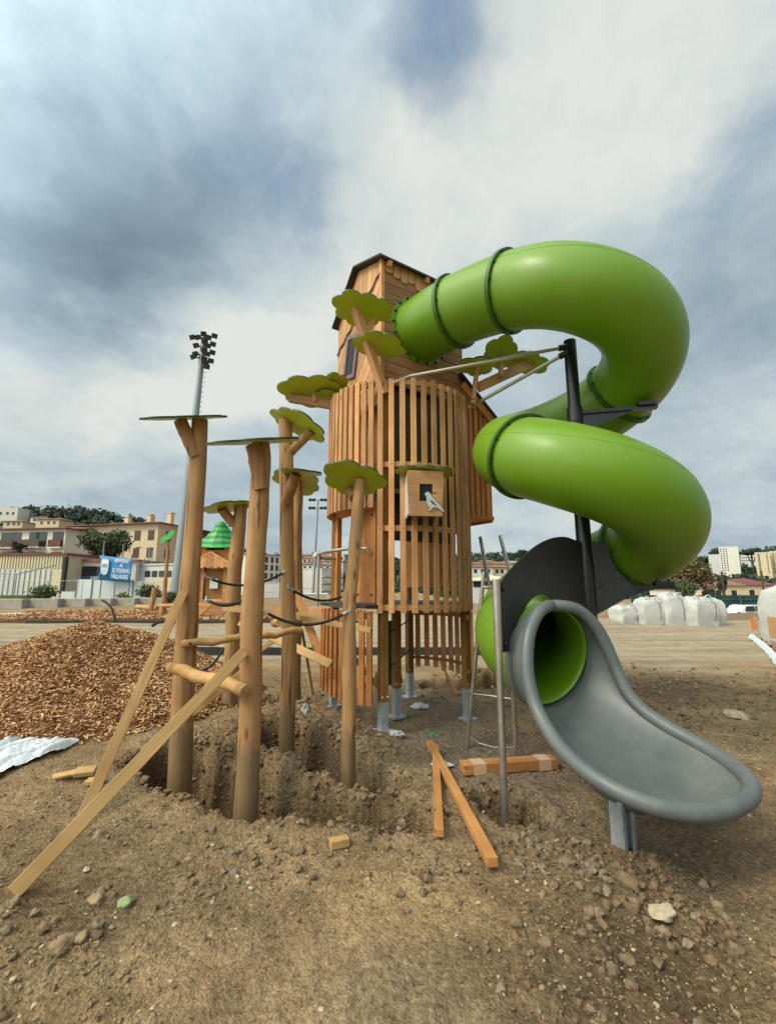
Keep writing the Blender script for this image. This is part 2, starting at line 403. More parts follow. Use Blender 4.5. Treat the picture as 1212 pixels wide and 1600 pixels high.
# ------------------------------------------------------------------ ground
TR = [([(-2.0, 4.35), (-1.72, 4.12), (-1.0, 3.55), (-.4, 3.38), (.12, 3.30)], [.29, .32, .28, .25, .22], .60),
      ([(-1.2, 4.85), (-.9, 4.6), (-.55, 4.1), (-.2, 3.88), (.0, 3.78)], [.28, .30, .26, .22, .17], .48),
      ([(-2.35, 6.2), (-2.0, 6.12), (-1.1, 6.1)], [.22, .28, .25], .32),
      ([(.78, 3.5), (.86, 3.42)], [.22, .2], .32),
      ([(.75, 7.3), (1.5, 7.2)], [.3, .3], .3)]
MOUNDS = [(-.42, 4.75, .38, .17), (-.2, 4.45, .3, .08), (-.85, 4.0, .45, .14), (-1.5, 4.9, .5, .12), (1.6, 7.5, .5, .2), (-.3, 3.0, .5, .03), (.9, 2.6, .35, .05),
          (1.15, 2.5, .3, .05), (-1.1, 5.6, .5, .12), (-.3, 6.6, .4, .07), (2.9, 7.6, .8, .1), (4.2, 7.0, .9, .08), (-1.9, 2.3, .3, .06)]
def seg_d(px, py, a, b):
    ax, ay = a; bx, by = b; dx, dy = bx - ax, by - ay
    t = max(0, min(1, ((px - ax) * dx + (py - ay) * dy) / (dx * dx + dy * dy + 1e-9)))
    return math.hypot(px - ax - dx * t, py - ay - dy * t), t
def trench_at(x, y):
    best = None
    for pts, ws, dep in TR:
        if x < pts[0][0] - 1.2 and x < pts[-1][0] - 1.2: continue
        for i in range(len(pts) - 1):
            d, t = seg_d(x, y, pts[i], pts[i + 1]); w = ws[i] * (1 - t) + ws[i + 1] * t
            q = d / w
            if best is None or q < best[0]: best = (q, dep, w)
    return best
def lowland(x, y): return -1.35 * smooth01(23, 30, y) * smooth01(8, 14, x)
def base_z(x, y):
    z = lowland(x, y)
    z += .35 * smooth01(29, 32, y) * (1 - smooth01(34, 38, y)) * (1 - smooth01(-14, -9, x)) * .6
    z -= .09 * math.exp(-((x - 1.5) ** 2 + (y - 3.1) ** 2) / .6)
    return z
def ground_z(x, y, fine=True):
    z = base_z(x, y)
    near = 1 - smooth01(7.5, 10, y) if -7 < x < 9 else .3 * (1 - smooth01(7.5, 10, y))
    if y > 14: return z + .03 * noise.noise(V((x * .3, y * .3, 0)))
    z += (.035 * noise.noise(V((x * .7, y * .7, 3))) + .022 * noise.noise(V((x * 2.1, y * 2.1, 9)))) * (.3 + .7 * near)
    if near > .01 and fine:
        p = V((x, y, 1.3))
        z += near * (.015 * noise.noise(p * 5.5) + .026 * max(0, noise.noise(p * 9 + V((4, 2, 1)))) + .010 * noise.noise(p * 24) + .006 * noise.noise(p * 50))
        rough = max(0, noise.noise(p * .9 + V((7, 1, 5))) + .1)
        z += near * rough * .085 * max(0, noise.noise(p * 8.5))
        tb = trench_at(x, y) if (-4 < x < 3 and 2.2 < y < 9) else None
        if tb:
            q, dep, w = tb
            q2 = q + .16 * noise.noise(p * 4.2) + .09 * noise.noise(p * 12)
            z -= dep * (1 - smooth01(.84, 1.05, q2))
            z += .05 * math.exp(-((q2 - 1.45) / .28) ** 2) * (.6 + .8 * noise.noise(p * 6))
            if .3 < q2 < 1.3: z += .05 * noise.noise(p * 9) + .05 * noise.noise(p * 19) + .02 * noise.noise(p * 40)
    for mx, my, mr, mh in MOUNDS:
        dd = (x - mx) ** 2 + (y - my) ** 2
        if dd < 4 * mr * mr: z += mh * math.exp(-dd / (mr * mr)) * (1 + .5 * noise.noise(V((x * 5, y * 5, 2))))
    return z
def axis_coords(lo, hi, step, far_lo, far_hi, g=1.13):
    c = list(np.arange(lo, hi + 1e-6, step))
    s = step; x = lo
    left = []
    while x > far_lo: s *= g; x -= s; left.append(x)
    s = step; x = hi; right = []
    while x < far_hi: s *= g; x += s; right.append(x)
    return left[::-1] + c + right
def make_ground():
    xs = axis_coords(-3.9, 3.9, .022, -900, 900, 1.10); ys = axis_coords(1.0, 7.6, .022, -60, 1500, 1.085)
    nx, ny = len(xs), len(ys)
    vs = []; w = []
    for y in ys:
        for x in xs:
            z = ground_z(x, y); vs.append((x, y, z))
            p = V((x, y, 0)); n = noise.noise(p * .8) * .5 + noise.noise(p * 2.7) * .3 + noise.noise(p * 9) * .2
            e_ = smooth01(1.0, 3.0, x); sand = smooth01(9.0 - 1.4 * e_, 10.4 + .6 * e_, y + n * (1.2 + 3.0 * e_)) * (1 - smooth01(23, 27, y + n * 3))
            if x < -6: sand *= smooth01(9.5, 10.5, y)
            grav = math.exp(-((x - 1.0) ** 2 / .7 + (y - 4.2) ** 2 / 1.6)) + .8 * math.exp(-((x - .3) ** 2 + (y - 5.4) ** 2) / .9) + .8 * math.exp(-((x + .7) ** 2 + (y - 4.3) ** 2) / .12)
            grav = max(0, min(1, grav * .8 + n * .5))
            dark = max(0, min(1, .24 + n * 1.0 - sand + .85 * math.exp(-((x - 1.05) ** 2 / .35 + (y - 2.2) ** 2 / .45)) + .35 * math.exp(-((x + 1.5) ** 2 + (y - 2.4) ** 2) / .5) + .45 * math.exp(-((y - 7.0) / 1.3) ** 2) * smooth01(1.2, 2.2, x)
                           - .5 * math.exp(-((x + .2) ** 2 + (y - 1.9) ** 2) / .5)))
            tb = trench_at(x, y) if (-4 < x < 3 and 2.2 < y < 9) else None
            if tb and tb[0] < 1.1: dark = min(1, dark * .5 + .92 * (1 - smooth01(.95, 1.1, tb[0] + .12 * n))); grav *= .2  # dug soil tone in trenches, also painted darker to supply missing shade
            yel = max(0, min(1, (1.1 + n) * math.exp(-((x - .08) ** 2 / .09 + (y - 2.5) ** 2 / .04)) + .35 * math.exp(-((x - .45) ** 2 + (y - 3.1) ** 2) / .3)))
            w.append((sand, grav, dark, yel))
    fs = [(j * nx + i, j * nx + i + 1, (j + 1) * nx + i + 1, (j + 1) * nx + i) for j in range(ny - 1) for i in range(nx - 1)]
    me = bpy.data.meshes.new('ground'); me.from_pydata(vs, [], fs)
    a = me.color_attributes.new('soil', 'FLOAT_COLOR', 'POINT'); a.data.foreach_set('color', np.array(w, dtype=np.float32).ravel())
    me.shade_smooth()
    t = NT('earth'); o = t.n('ShaderNodeTexCoord').outputs['Object']
    at_ = t.n('ShaderNodeAttribute', {'attribute_name': 'soil'})
    sp_ = t.n('ShaderNodeSeparateColor', i0=at_.outputs['Color'])
    S, G, D, Y = sp_.outputs[0], sp_.outputs[1], sp_.outputs[2], at_.outputs['Alpha']
    n1 = t.noise(o, 3.0, 8, .65); n2 = t.noise(o, 34, 6, .7); n3 = t.noise(o, 160, 3, .6); n0 = t.noise(o, .25, 5, .6)
    base = t.ramp(n1, [(.25, (.215, .132, .066)), (.5, (.34, .222, .118)), (.78, (.48, .33, .188))])
    pat = t.ramp(t.noise(o, .95, 5, .62), [(.44, 0.0), (.60, .75)]); base = t.mix(pat, base, t.ramp(n2, [(.3, (.35, .24, .132)), (.7, (.50, .36, .208))]))
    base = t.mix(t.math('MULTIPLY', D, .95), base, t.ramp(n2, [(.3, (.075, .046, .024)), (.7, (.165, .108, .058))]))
    gcol = t.ramp(n2, [(.3, (.14, .12, .095)), (.7, (.31, .27, .22))])
    base = t.mix(t.math('MULTIPLY', G, .75), base, gcol)
    base = t.mix(t.math('MULTIPLY', Y, .85), base, (.46, .315, .155))
    speck = t.n('ShaderNodeTexVoronoi', Vector=o, Scale=70.0)
    base = t.mix(1.0, base, t.ramp(speck.outputs['Color'], [(.0, .84), (.8, 1.05), (.97, 1.28)]), 'MULTIPLY')
    base = t.mix(1.0, base, t.ramp(n2, [(.30, .52), (.5, 1.0), (.72, 1.32)]), 'MULTIPLY')
    mp = t.n('ShaderNodeMapping', Vector=o, Scale=(.12, 1.3, 1)).outputs[0]
    st = t.noise(mp, 1.4, 6, .65)
    scol = t.ramp(st, [(.3, (.25, .185, .12)), (.5, (.42, .33, .225)), (.7, (.49, .40, .285))])
    scol = t.mix(1.0, scol, t.ramp(t.noise(o, 2.4, 5, .7), [(.3, .72), (.55, 1.0), (.8, 1.12)]), 'MULTIPLY')
    base = t.mix(S, base, scol)
    h = t.math('ADD', t.math('MULTIPLY', n2, .8), t.math('MULTIPLY', n3, .35))
    h = t.math('SUBTRACT', h, t.math('MULTIPLY', speck.outputs['Distance'], .4))
    t.bump(h, 1.0, .03)
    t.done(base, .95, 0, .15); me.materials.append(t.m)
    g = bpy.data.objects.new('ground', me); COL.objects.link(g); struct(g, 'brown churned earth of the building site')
make_ground()

# stones, clods
ICO = None
def rock(b, c, r, seed, sq=(1, 1, .7), lvl=1, am=.7):
    global ICO
    if ICO is None:
        ICO = {}
        for l in (1, 2, 3):
            bm = bmesh.new(); bmesh.ops.create_icosphere(bm, subdivisions=l, radius=1)
            ICO[l] = ([v.co.copy() for v in bm.verts], [tuple(v.index for v in f.verts) for f in bm.faces]); bm.free()
    vs, fs = ICO[lvl]; a = seed * 2.39; ca, sa = math.cos(a), math.sin(a); out = []
    for p in vs:
        q = r * (1 + am * noise.noise(p * 1.3 + V((seed * 3.1, seed * 1.3, 0))) + (am * .5 * noise.noise(p * 2.9 + V((0, seed, 0))) if lvl > 1 else 0))
        x, y, z = p.x * sq[0] * q, p.y * sq[1] * q, p.z * sq[2] * q
        out.append((c[0] + x * ca - y * sa, c[1] + x * sa + y * ca, c[2] + z))
    b.add(out, fs)
def scatter():
    rg = random.Random(11)
    b = MB()
    n = 0
    while n < 15000:
        y = 1.15 + 6.5 * rg.random() ** 1.6; x = rg.uniform(-1, 1) * (y * .9 + .4)
        if noise.noise(V((x * 1.3, y * 1.3, 4))) < rg.uniform(-.6, .35) + .8 * math.exp(-((x + .15) ** 2 / .3 + (y - 1.9) ** 2 / .5)): continue
        r = .0028 + .010 * rg.random() ** 6 + .0011 * y
        b.tone = rg.random(); b.m = rg.choice([0, 0, 0, 0, 1, 1, 1, 2])
        rock(b, (x, y, ground_z(x, y) + r * .2), r, rg.random() * 50, (1, rg.uniform(.6, 1), rg.uniform(.5, .8))); n += 1
    o = b.build('gravel', [M['stone'], M['clod'], M['paleston']]); tag(o, 'small stones and crumbs of earth strewn over the brown ground', 'gravel', kind='stuff')
    b = MB(); n = 0
    zones = [(-.45, 4.75, .30, 150, 1), (-.3, 4.5, .25, 60, 1), (1.0, 2.35, .45, 190, 0), (1.3, 2.6, .35, 110, 0), (-1.75, 2.2, .35, 60, 0), (-1.5, 1.75, .3, 50, 1), (-.85, 2.75, .25, 40, 0), (.2, 2.75, .2, 30, 0), (1.5, 7.4, .5, 120, 0), (3.2, 7.6, 1.3, 240, 0), (-.8, 4.2, .4, 90, 1), (.95, 2.9, .25, 70, 1), (-1.2, 5.6, .5, 90, 1), (-1.8, 4.6, .4, 50, 1), (1.3, 1.5, .5, 120, 0), (5.2, 7.2, 1, 90, 0), (3.0, 6.2, .9, 160, 0), (4.0, 6.6, .9, 140, 0), (2.6, 5.4, .6, 80, 0), (-1.9, 4.3, .3, 60, 0), (-1.0, 3.5, .35, 70, 0), (0, 3.3, .25, 60, 0), (-.6, 4.0, .35, 80, 1), (-1.0, 4.7, .3, 60, 0), (-1.6, 6.1, .5, 70, 0), (-.4, 3.0, .5, 60, 0), (.85, 3.25, .25, 40, 0)]
    for zx, zy, zr, k, mi in zones:
        for i in range(int(k * 1.7)):
            x = zx + rg.gauss(0, zr * .75); y = zy + rg.gauss(0, zr * .75)
            if y < 1.1: continue
            r = .006 + .022 * rg.random() ** 3 + .0015 * max(0, y - 3)
            b.tone = rg.random(); b.m = mi if rg.random() < .8 else 1 - mi
            rock(b, (x, y, ground_z(x, y) + r * .25), r, rg.random() * 50, (1, rg.uniform(.7, 1), .8), 2 if r > .018 else 1)
    k = 0
    while k < 2600:
        x, y = rg.uniform(-2.6, 1.2), rg.uniform(2.8, 6.6); tb = trench_at(x, y)
        if not tb or not .70 < tb[0] < 1.25: continue
        if tb[0] > 1.08 and rg.random() > .35: continue
        k += 1; r = .007 + .022 * rg.random() ** 2; b.tone = rg.random(); b.m = 0 if rg.random() < .9 else 1
        rock(b, (x + rg.gauss(0, .008), y + rg.gauss(0, .008), ground_z(x, y) + r * .1), r, rg.random() * 50, (1, rg.uniform(.7, 1), .8), 2 if r > .014 else 1)
    o = b.build('earth_clods', [M['clod'], M['greyclod']], smooth=True, angle=50); tag(o, 'dark crumbly clods of dug earth around the trenches', 'clods', kind='stuff')
    # bigger single stones
    st = [(97, 1480, .045, 'stone', 'largest grey stone at the far left of the bare foreground earth'),
          (128, 1468, .028, 'stone', 'small grey stone touching the largest stone at left'),
          (150, 1408, .034, 'stone', 'brown clod of earth beside the stone with green paint'),
          (196, 1413, .030, 'paint', 'stone splashed with pale green paint on bare earth'),
          (157, 1306, .030, 'stone', 'light brown stone beside the lower end of the crossed planks'),
          (135, 1358, .017, 'paleston', 'flat pale pink stone below the long plank'),
          (375, 1326, .024, 'stone', 'round brown stone in front of the nearest log post'),
          (297, 1338, .018, 'stone', 'brown stone left of the round stone before the nearest post'),
          (980, 1384, .050, 'clod', 'large dark clod right of the fallen plank end'),
          (853, 1482, .030, 'clod', 'brown clod in the dark churned earth at the bottom right'),
          (1035, 1428, .060, 'paleston', 'flat pale slab lying in the earth in front of the grey slide'),
          (1147, 1117, .055, 'paleston', 'pale flat stone on the rough ground right of the slide'),
          (982, 1536, .016, 'plastic', 'small white pebble in the dark earth at the bottom right'),
          (502, 1577, .012, 'paleston', 'tiny white chip at the bottom edge of the picture'),
          (1120, 1412, .030, 'stone', 'half buried stone in the earth at right below the slide tip')]
    for i, (x, y, r, m, lab) in enumerate(st):
        p = gp(x, y, 0); z = ground_z(p.x, p.y); p = gp(x, y, z)
        b = MB(); rock(b, (0, 0, 0), r * p.y / 2.2, i * 1.7 + .3, (1.1, .8, .35 if m == 'paleston' else .75), 3, .38)
        o = b.build('stone', M[m], smooth=True, angle=60); o.location = (p.x, p.y, ground_z(p.x, p.y) + r * .15); tag(o, lab, 'stone')
scatter()

# wood chip heap
def chips():
    rg = random.Random(5); cx, cy, rad, H = -4.25, 6.75, 2.30, 1.13
    def hz(x, y):
        d = math.hypot((x - cx) * .92, y - cy) / rad
        d += .05 * noise.noise(V((x * 1.1, y * 1.1, 0)))
        return H * max(0, 1 - d) ** .92 - H * .10 * math.exp(-(d / .18) ** 2) + .035 * noise.noise(V((x * 4, y * 4, 1))) - .02
    b = MB(); n = 130; vs = []; fs = []
    for j in range(n + 1):
        for i in range(n + 1):
            x = cx + (i / n - .5) * 2.4 * rad; y = cy + (j / n - .5) * 2.4 * rad
            vs.append((x, y, hz(x, y) + .012 * noise.noise(V((x * 14, y * 14, 0)))))
    fs = [(j * (n + 1) + i, j * (n + 1) + i + 1, (j + 1) * (n + 1) + i + 1, (j + 1) * (n + 1) + i) for j in range(n) for i in range(n)]
    fs = [f for f in fs if max(vs[i][2] for i in f) > .0]
    b.add(vs, fs)
    k = 0
    while k < 42000:
        a = rg.uniform(0, 2 * math.pi); rr = rad * 1.06 * math.sqrt(rg.random()); x = cx + rr * math.cos(a); y = cy + rr * math.sin(a)
        if y > cy + .5 or x < -6.5: continue
        z = hz(x, y)
        if z < -.01 and (rg.random() > .25 or (x > -2.5 and y < 5.2)): continue
        k += 1
        z = max(z, ground_z(x, y, False)) + rg.uniform(.004, .022)
        L, W = .008 + .028 * rg.random() ** 1.8, rg.uniform(.004, .012)
        d = V((rg.gauss(0, 1), rg.gauss(0, 1), rg.gauss(0, .45))).normalized(); u = d.cross(V((rg.gauss(0, .5), rg.gauss(0, .5), 1))).normalized()
        c = V((x, y, z)); b.tone = rg.random()
        b.add([c - d * L - u * W, c + d * L - u * W * .6, c + d * L * .9 + u * W, c - d * L * .8 + u * W * .8], [(0, 1, 2, 3)])
    t = NT('wood_chip'); tone = t.n('ShaderNodeAttribute', {'attribute_name': 'tone'}).outputs['Fac']
    col = t.ramp(tone, [(0, (.18, .08, .034)), (.15, (.40, .21, .095)), (.6, (.58, .335, .16)), (1, (.74, .49, .27))])
    col = t.mix(1.0, col, t.ramp(t.noise(t.obj(), 30, 3), [(.3, .8), (.7, 1.1)]), 'MULTIPLY'); t.done(col, .85, 0, .2)
    o = b.build('wood_chip_heap', t.m); tag(o, 'big conical heap of reddish brown wood chips beside the log posts', 'wood chips', kind='stuff')
    M['chip'] = t.m
chips()
# ------------------------------------------------------------------ tower
def scallop(n, rx, ry, ph=0.0, k=.17, seg=96, seed=0):
    out = []
    for i in range(seg):
        a = 2 * math.pi * i / seg
        lob = abs(math.sin(n * (a + ph) / 2)) ** .7
        big = 1 + .10 * math.sin(a * 2 + seed) + .06 * math.sin(a * 3 + seed * 2)
        r = (1 - k + k * lob) * big
        out.append((rx * r * math.cos(a), ry * r * math.sin(a)))
    return out
def leaf_disc(name, c, rx, ry, tilt_x=0, tilt_y=0, rz=0, n=7, ph=0, parent=None, seed=0, thick=.018):
    b = MB(); b.m = 0; b.em = 1
    m = Matrix.Translation(c) @ Matrix.Rotation(R_(tilt_y), 4, 'Y') @ Matrix.Rotation(R_(-tilt_x), 4, 'X') @ Matrix.Rotation(R_(rz), 4, 'Z')
    b.prism(scallop(n, rx, ry, ph, seed=seed), thick, m)
    return b.build(name, [M['leafp'], M['edge']], parent)

AX = V((-.07, 4.93, 0)); RD = V((.84, .543, 0)).normalized(); LD = V((-.543, .84, 0)).normalized()
def tw(r, l, z): return AX + RD * r + LD * l + V((0, 0, z))
CC = V((.13, 5.72, 0)); RS = .885
def arc(a, R=RS, z=0): return V((CC.x + R * math.cos(R_(a)), CC.y + R * math.sin(R_(a)), z))

def tower():
    T = thing('play_tower', (.12, 5.7, 0), 'tall larch play tower with upright slats and a gabled wooden hut on top', 'play tower')
    # legs
    for r, l, top in ((.02, .0, 3.9), (1.18, .0, 3.9), (.02, 1.15, 3.9), (1.18, 1.15, 3.9), (.50, .46, 1.3)):
        p = tw(r, l, 0); zb = .34
        m = Matrix((RD, LD, V((0, 0, 1)))).transposed()
        b = MB(); b.rt(); b.box((p.x, p.y, (zb + top) / 2), (.086, .086, top - zb), m)
        lg = b.build('leg', M['glulam'], T, bevel=.006)
        b = MB(); g = ground_z(p.x, p.y)
        b.box((p.x, p.y, (g - .1 + zb) / 2), (.082, .082, zb - g + .1), m); b.box((p.x, p.y, g + .012), (.17, .15, .024), m)
        for dx in (-.03, .03): b.sphere(p + RD * dx - LD * .045 + V((0, 0, zb + .05)), .011, 8, 5)
        b.build('steel_foot', M['galv'], lg)
    # platform decks
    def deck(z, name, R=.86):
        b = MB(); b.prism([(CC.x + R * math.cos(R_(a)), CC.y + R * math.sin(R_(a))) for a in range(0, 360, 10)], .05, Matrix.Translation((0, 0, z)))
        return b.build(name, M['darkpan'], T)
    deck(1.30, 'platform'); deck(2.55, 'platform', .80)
    # slat screens
    def slats(angles, z0, z1, name, mat, R=RS, w=.062, zvar=0, rails=(), pts=None):
        b = MB(); zs = rails
        for a in (pts or angles):
            b.rt()
            if pts: c, rad = a
            else: c = arc(a, R); rad = V((math.cos(R_(a)), math.sin(R_(a)), 0))
            tan = V((-rad.y, rad.x, 0))
            m = Matrix((rad, tan, V((0, 0, 1)))).transposed(); zz0 = z0 + random.uniform(-zvar, zvar)
            tt = z1 + random.uniform(-.012, .012)
            b.m = 0; b.box((c.x, c.y, (zz0 + tt) / 2), (.03, w, tt - zz0), m)
            b.m = 1
            for z in zs:
                if zz0 < z < z1: b.sphere(c + rad * .014 + V((0, 0, z)), .009, 8, 4)
        return b.build(name, [mat, M['bolt']], T, bevel=.0035)
    ra = [-104 + 8.0 * i for i in range(15)]
    la = [-111 - 5.9 * i for i in range(16)]
    slats(ra, 1.235, 3.84, 'slat_screen', M['larch'], rails=(1.29, 2.13, 2.84, 3.80), zvar=.004)
    slats(la, 2.36, 3.84, 'slat_screen', M['larch'], rails=(2.42, 2.84, 3.80), zvar=.004)
    def sk(t):
        a, c, e = V((-.19, 4.84, 0)), V((-.60, 4.98, 0)), V((-.80, 5.66, 0)); p = a * (1 - t) ** 2 + c * 2 * t * (1 - t) + e * t * t
        d = ((c - a) * (1 - t) + (e - c) * t).normalized(); return p, V((-d.y, d.x, 0)) * (-1 if (-d.y * (p.x - CC.x) + d.x * (p.y - CC.y)) < 0 else 1)
    slats(None, .33, 1.255, 'slat_skirt', M['larch_o'], w=.062, rails=(.50, 1.2), zvar=.015, pts=[sk(t) for t in (.0, .10, .31, .42, .53, .64, .75, .87, .99)])
    for z in (.50, 1.2):
        b = MB()
        for i in range(8):
            (p, n), (q, n2) = sk(i / 8), sk((i + 1) / 8); b.beam(p - n * .032 + V((0, 0, z)), q - n2 * .032 + V((0, 0, z)), .03, .06)
        b.build('rail', M['larch_o'], T)
    slats([-14 + 8.5 * i for i in range(12)], .42, 1.22, 'slat_skirt', M['larch'], R=.88, w=.066, rails=(.55, 1.15), zvar=.02)
    def rail(a0, a1, z, R, h=.06, t=.035, mat='larchx', name='rail'):
        n = max(3, int(abs(a1 - a0) / 6)); b = MB(); pts = [(arc(a0 + (a1 - a0) * i / n, R - t / 2, z - h / 2), arc(a0 + (a1 - a0) * i / n, R + t / 2, z - h / 2)) for i in range(n + 1)]
        up = V((0, 0, h))
        for i in range(n):
            (a, c), (d, e) = pts[i], pts[i + 1]
            b.hexa([c, e, d, a], [c + up, e + up, d + up, a + up])
        return b.build(name, M[mat], T)
    for z in (1.29, 2.13, 2.84, 3.80): rail(-106, 10, z, RS - .034)
    for z in (2.42, 2.84, 3.80): rail(-109, -200, z, RS - .034)
    rail(-20, 82, .55, .845, .035, .03, 'glulam'); rail(-20, 82, 1.15, .845)
    # dark panels within the upper screen
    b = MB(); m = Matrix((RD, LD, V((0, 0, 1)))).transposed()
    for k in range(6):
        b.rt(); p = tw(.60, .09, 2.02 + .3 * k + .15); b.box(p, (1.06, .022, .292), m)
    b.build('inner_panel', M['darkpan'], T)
    b = MB()
    for k in range(6):
        b.rt(); p = tw(.12, .17 + .15 * k, 0); b.box((p.x, p.y, 3.15), (.02, .145, 1.2), m)
    b.build('inner_panel', M['larchz'], T)
    b = MB(); p = tw(1.10, .6, 2.6); b.box(p, (.022, 1.0, 2.2), m); b.build('inner_panel', M['larch_o'], T)
    b = MB(); p = tw(.25, .55, 1.75); b.box(p, (.02, .5, .8), m); b.build('inner_panel', M['greywall'], T)
    # entrance: boarded half wall, frame, beam, dark edge of the deck
    b = MB()
    for k in range(4):
        b.rt(); p = tw(-.035, .10 + .108 * k, 0); b.box((p.x, p.y, 1.845), (.03, .1045, 1.03), m)
    b.build('boarded_wall', M['larch_o'], T, bevel=.003)
    b = MB(); b.rt(); p = tw(-.035, .97, 0); b.box((p.x, p.y, 1.84), (.06, .075, 1.04), m); b.build('door_post', M['larch_o'], T, bevel=.004)
    b = MB(); b.rt(); p = tw(-.04, .55, 2.40); b.box(p, (.05, 1.0, .09), m); b.build('door_beam', M['larch_o'], T, bevel=.004)
    b = MB(); p = tw(-.10, .50, 1.30); b.box(p, (.25, 1.1, .035), m); b.build('deck_edge', M['roofd'], T)
    for q in ((.42, 1.42), (.12, 1.42), (.12, 2.3)):
        b = MB(); p = tw(-.053, q[0], q[1]); b.sphere(p, .014, 8, 5); b.build('bolt_cap', M['blackbolt'], T)
    # bent handrail beside the entrance
    b = MB(); hp = [tw(-.07, .12, 1.86), tw(-.10, .14, 1.92), tw(-.20, .35, 1.93), tw(-.30, .75, 1.92), tw(-.34, .92, 1.89), tw(-.30, 1.0, 1.86), tw(-.18, 1.0, 1.85), tw(-.05, .98, 1.86)]
    b.tube(hp, .019, 10); b.tube([tw(-.33, .90, 1.88), tw(-.33, .90, 1.28)], .019, 10)
    hr = b.build('handrail', M['steel'], T, smooth=True); b = MB(); b.tube([tw(-.345, .95, 1.90), tw(-.28, 1.0, 1.86)], .032, 10); b.build('rail_clamp', M['pole'], hr, smooth=True)
    # cables and low panel under the deck
    b = MB(); b.prism([(-.20, 0), (.20, 0), (.06, .78), (-.06, .78)], .02, Matrix.Translation(tw(.62, .80, .30)) @ Matrix((RD, V((0, 0, 1)), -LD)).transposed().to_4x4())
    b.build('climbing_panel', M['greend'], T)
    b = MB(); b.tube([tw(.05, .05, .98), tw(.50, .46, 1.02), tw(1.15, 1.1, 1.05)], .008, 6); b.tube([tw(.05, .1, .60), tw(.5, .5, .62), tw(1.15, 1.1, .65)], .011, 6)
    b.build('cable', M['rope'], T)
    b = MB(); b.tube([tw(-.05, -.005, .48), tw(-.075, -.01, .50), tw(-.075, -.01, .62), tw(-.05, -.005, .64)], .012, 8); b.build('grab_handle', M['log'], T, smooth=True)
    # hut on top
    W, D = 1.24, 1.12; z0, ze, zr = 3.84, 5.40, 5.62; zf = 5.10
    b = MB(); h = .128
    for k in range(int((ze - z0) / h) + 1):
        b.rt(); zc = z0 + h * k + h / 2
        if zc + h / 2 > ze + .02: break
        p = tw(W / 2, -.0, zc); b.box(p, (W, .03, h - .007), m)
    for k in range(int((zf - z0) / h)):
        b.rt(); p = tw(W, D / 2, z0 + h * k + h / 2); b.box(p, (.03, D, h - .007), m)
        p = tw(W / 2, D, z0 + h * k + h / 2); b.box(p, (W, .03, h - .007), m)
    b.build('hut_wall', M['larchx2'], T, bevel=.003)
    b = MB()
    for k in range(11):                              # row of carved shingles under the eave
        b.rt(); p = tw(.08 + .112 * k, -.026, 0); dz = [.0, .03, .055, .02, .075, .05, .01, .04, .06, .02, .05][k]
        b.prism([(-.052, 0), (-.052, -.11 - dz), (-.03, -.135 - dz), (.03, -.135 - dz), (.052, -.11 - dz), (.052, 0)], .02, Matrix.Translation(p + V((0, 0, 5.385))) @ Matrix((RD, V((0, 0, 1)), -LD)).transposed().to_4x4())
    b.build('shingle_trim', M['larchz'], T)
    # gable wall towards the left: diagonal boards below, upright boards above
    def clip(poly, n, d):                            # keep n.p <= d
        out = []
        for i in range(len(poly)):
            a, c = poly[i], poly[(i + 1) % len(poly)]; da = n[0] * a[0] + n[1] * a[1] - d; dc = n[0] * c[0] + n[1] * c[1] - d
            if da <= 0: out.append(a)
            if da * dc < 0:
                t = da / (da - dc); out.append((a[0] + (c[0] - a[0]) * t, a[1] + (c[1] - a[1]) * t))
        return out
    F = Matrix.Translation(tw(-.0, 0, 0)) @ Matrix((LD, V((0, 0, 1)), RD)).transposed().to_4x4()   # local x along LD, y up
    gab = [(0, z0 - .25), (D, z0 - .25), (D, zf), (D / 2, zr - .02), (0, ze)]
    dn = V((.74, .67)).normalized(); cut = (-(-.52), 1.0)   # boundary rises to the right
    bn = V((.50, 1)).normalized(); bd = bn.dot(V((0, 5.22)))
    low = clip(gab, bn, bd); upp = clip(gab, -bn, -bd)
    b = MB(); s = -1.0
    q0 = min(dn.dot(V(p)) for p in low); q1 = max(dn.dot(V(p)) for p in low)
    while q0 < q1:
        pl = clip(clip(low, dn, q0 + .122), -dn, -q0 - .004)
        if len(pl) > 2: b.rt(); b.prism(pl, .03, F)
        q0 += .126
    b.build('gable_wall', M['larchz'], T)
    b = MB(); x = 0
    while x < D:
        pl = clip(clip(upp, (1, 0), x + .108), (-1, 0), -x - .003)
        if len(pl) > 2: b.rt(); b.prism(pl, .034, F @ Matrix.Translation((0, 0, .004)))
        x += .111
    b.build('gable_boards', M['larchz'], T)
    b = MB(); zz = []
    for i in range(13):
        xx = D * i / 12; yy = 5.22 - .5 * xx; zz.append((xx, yy + (.014 if i % 2 else -.014)))
    b.prism(zz + [(x, y + .022) for x, y in zz[::-1]], .012, F @ Matrix.Translation((0, 0, -.028))); b.build('zigzag_trim', M['roofd'], T)
    b = MB(); b.box(tw(-.005, -.005, (z0 + ze) / 2 - .1), (.05, .05, ze - z0 + .2), m); b.build('corner_post', M['larch'], T, bevel=.004)
    # window
    wf = F @ Matrix.Translation((.70, 4.45, -.03)) @ Matrix.Rotation(R_(12), 4, 'Z')
    b = MB(); o_ = [(-.14, -.27), (.14, -.27), (.14, .27), (-.14, .27)]
    for (x0, x1, y0, y1) in ((-.16, -.11, -.29, .29), (.11, .16, -.29, .29), (-.11, .11, -.29, -.24), (-.11, .11, .24, .29)):
        b.prism([(x0, y0), (x1, y0), (x1, y1), (x0, y1)], .035, wf)
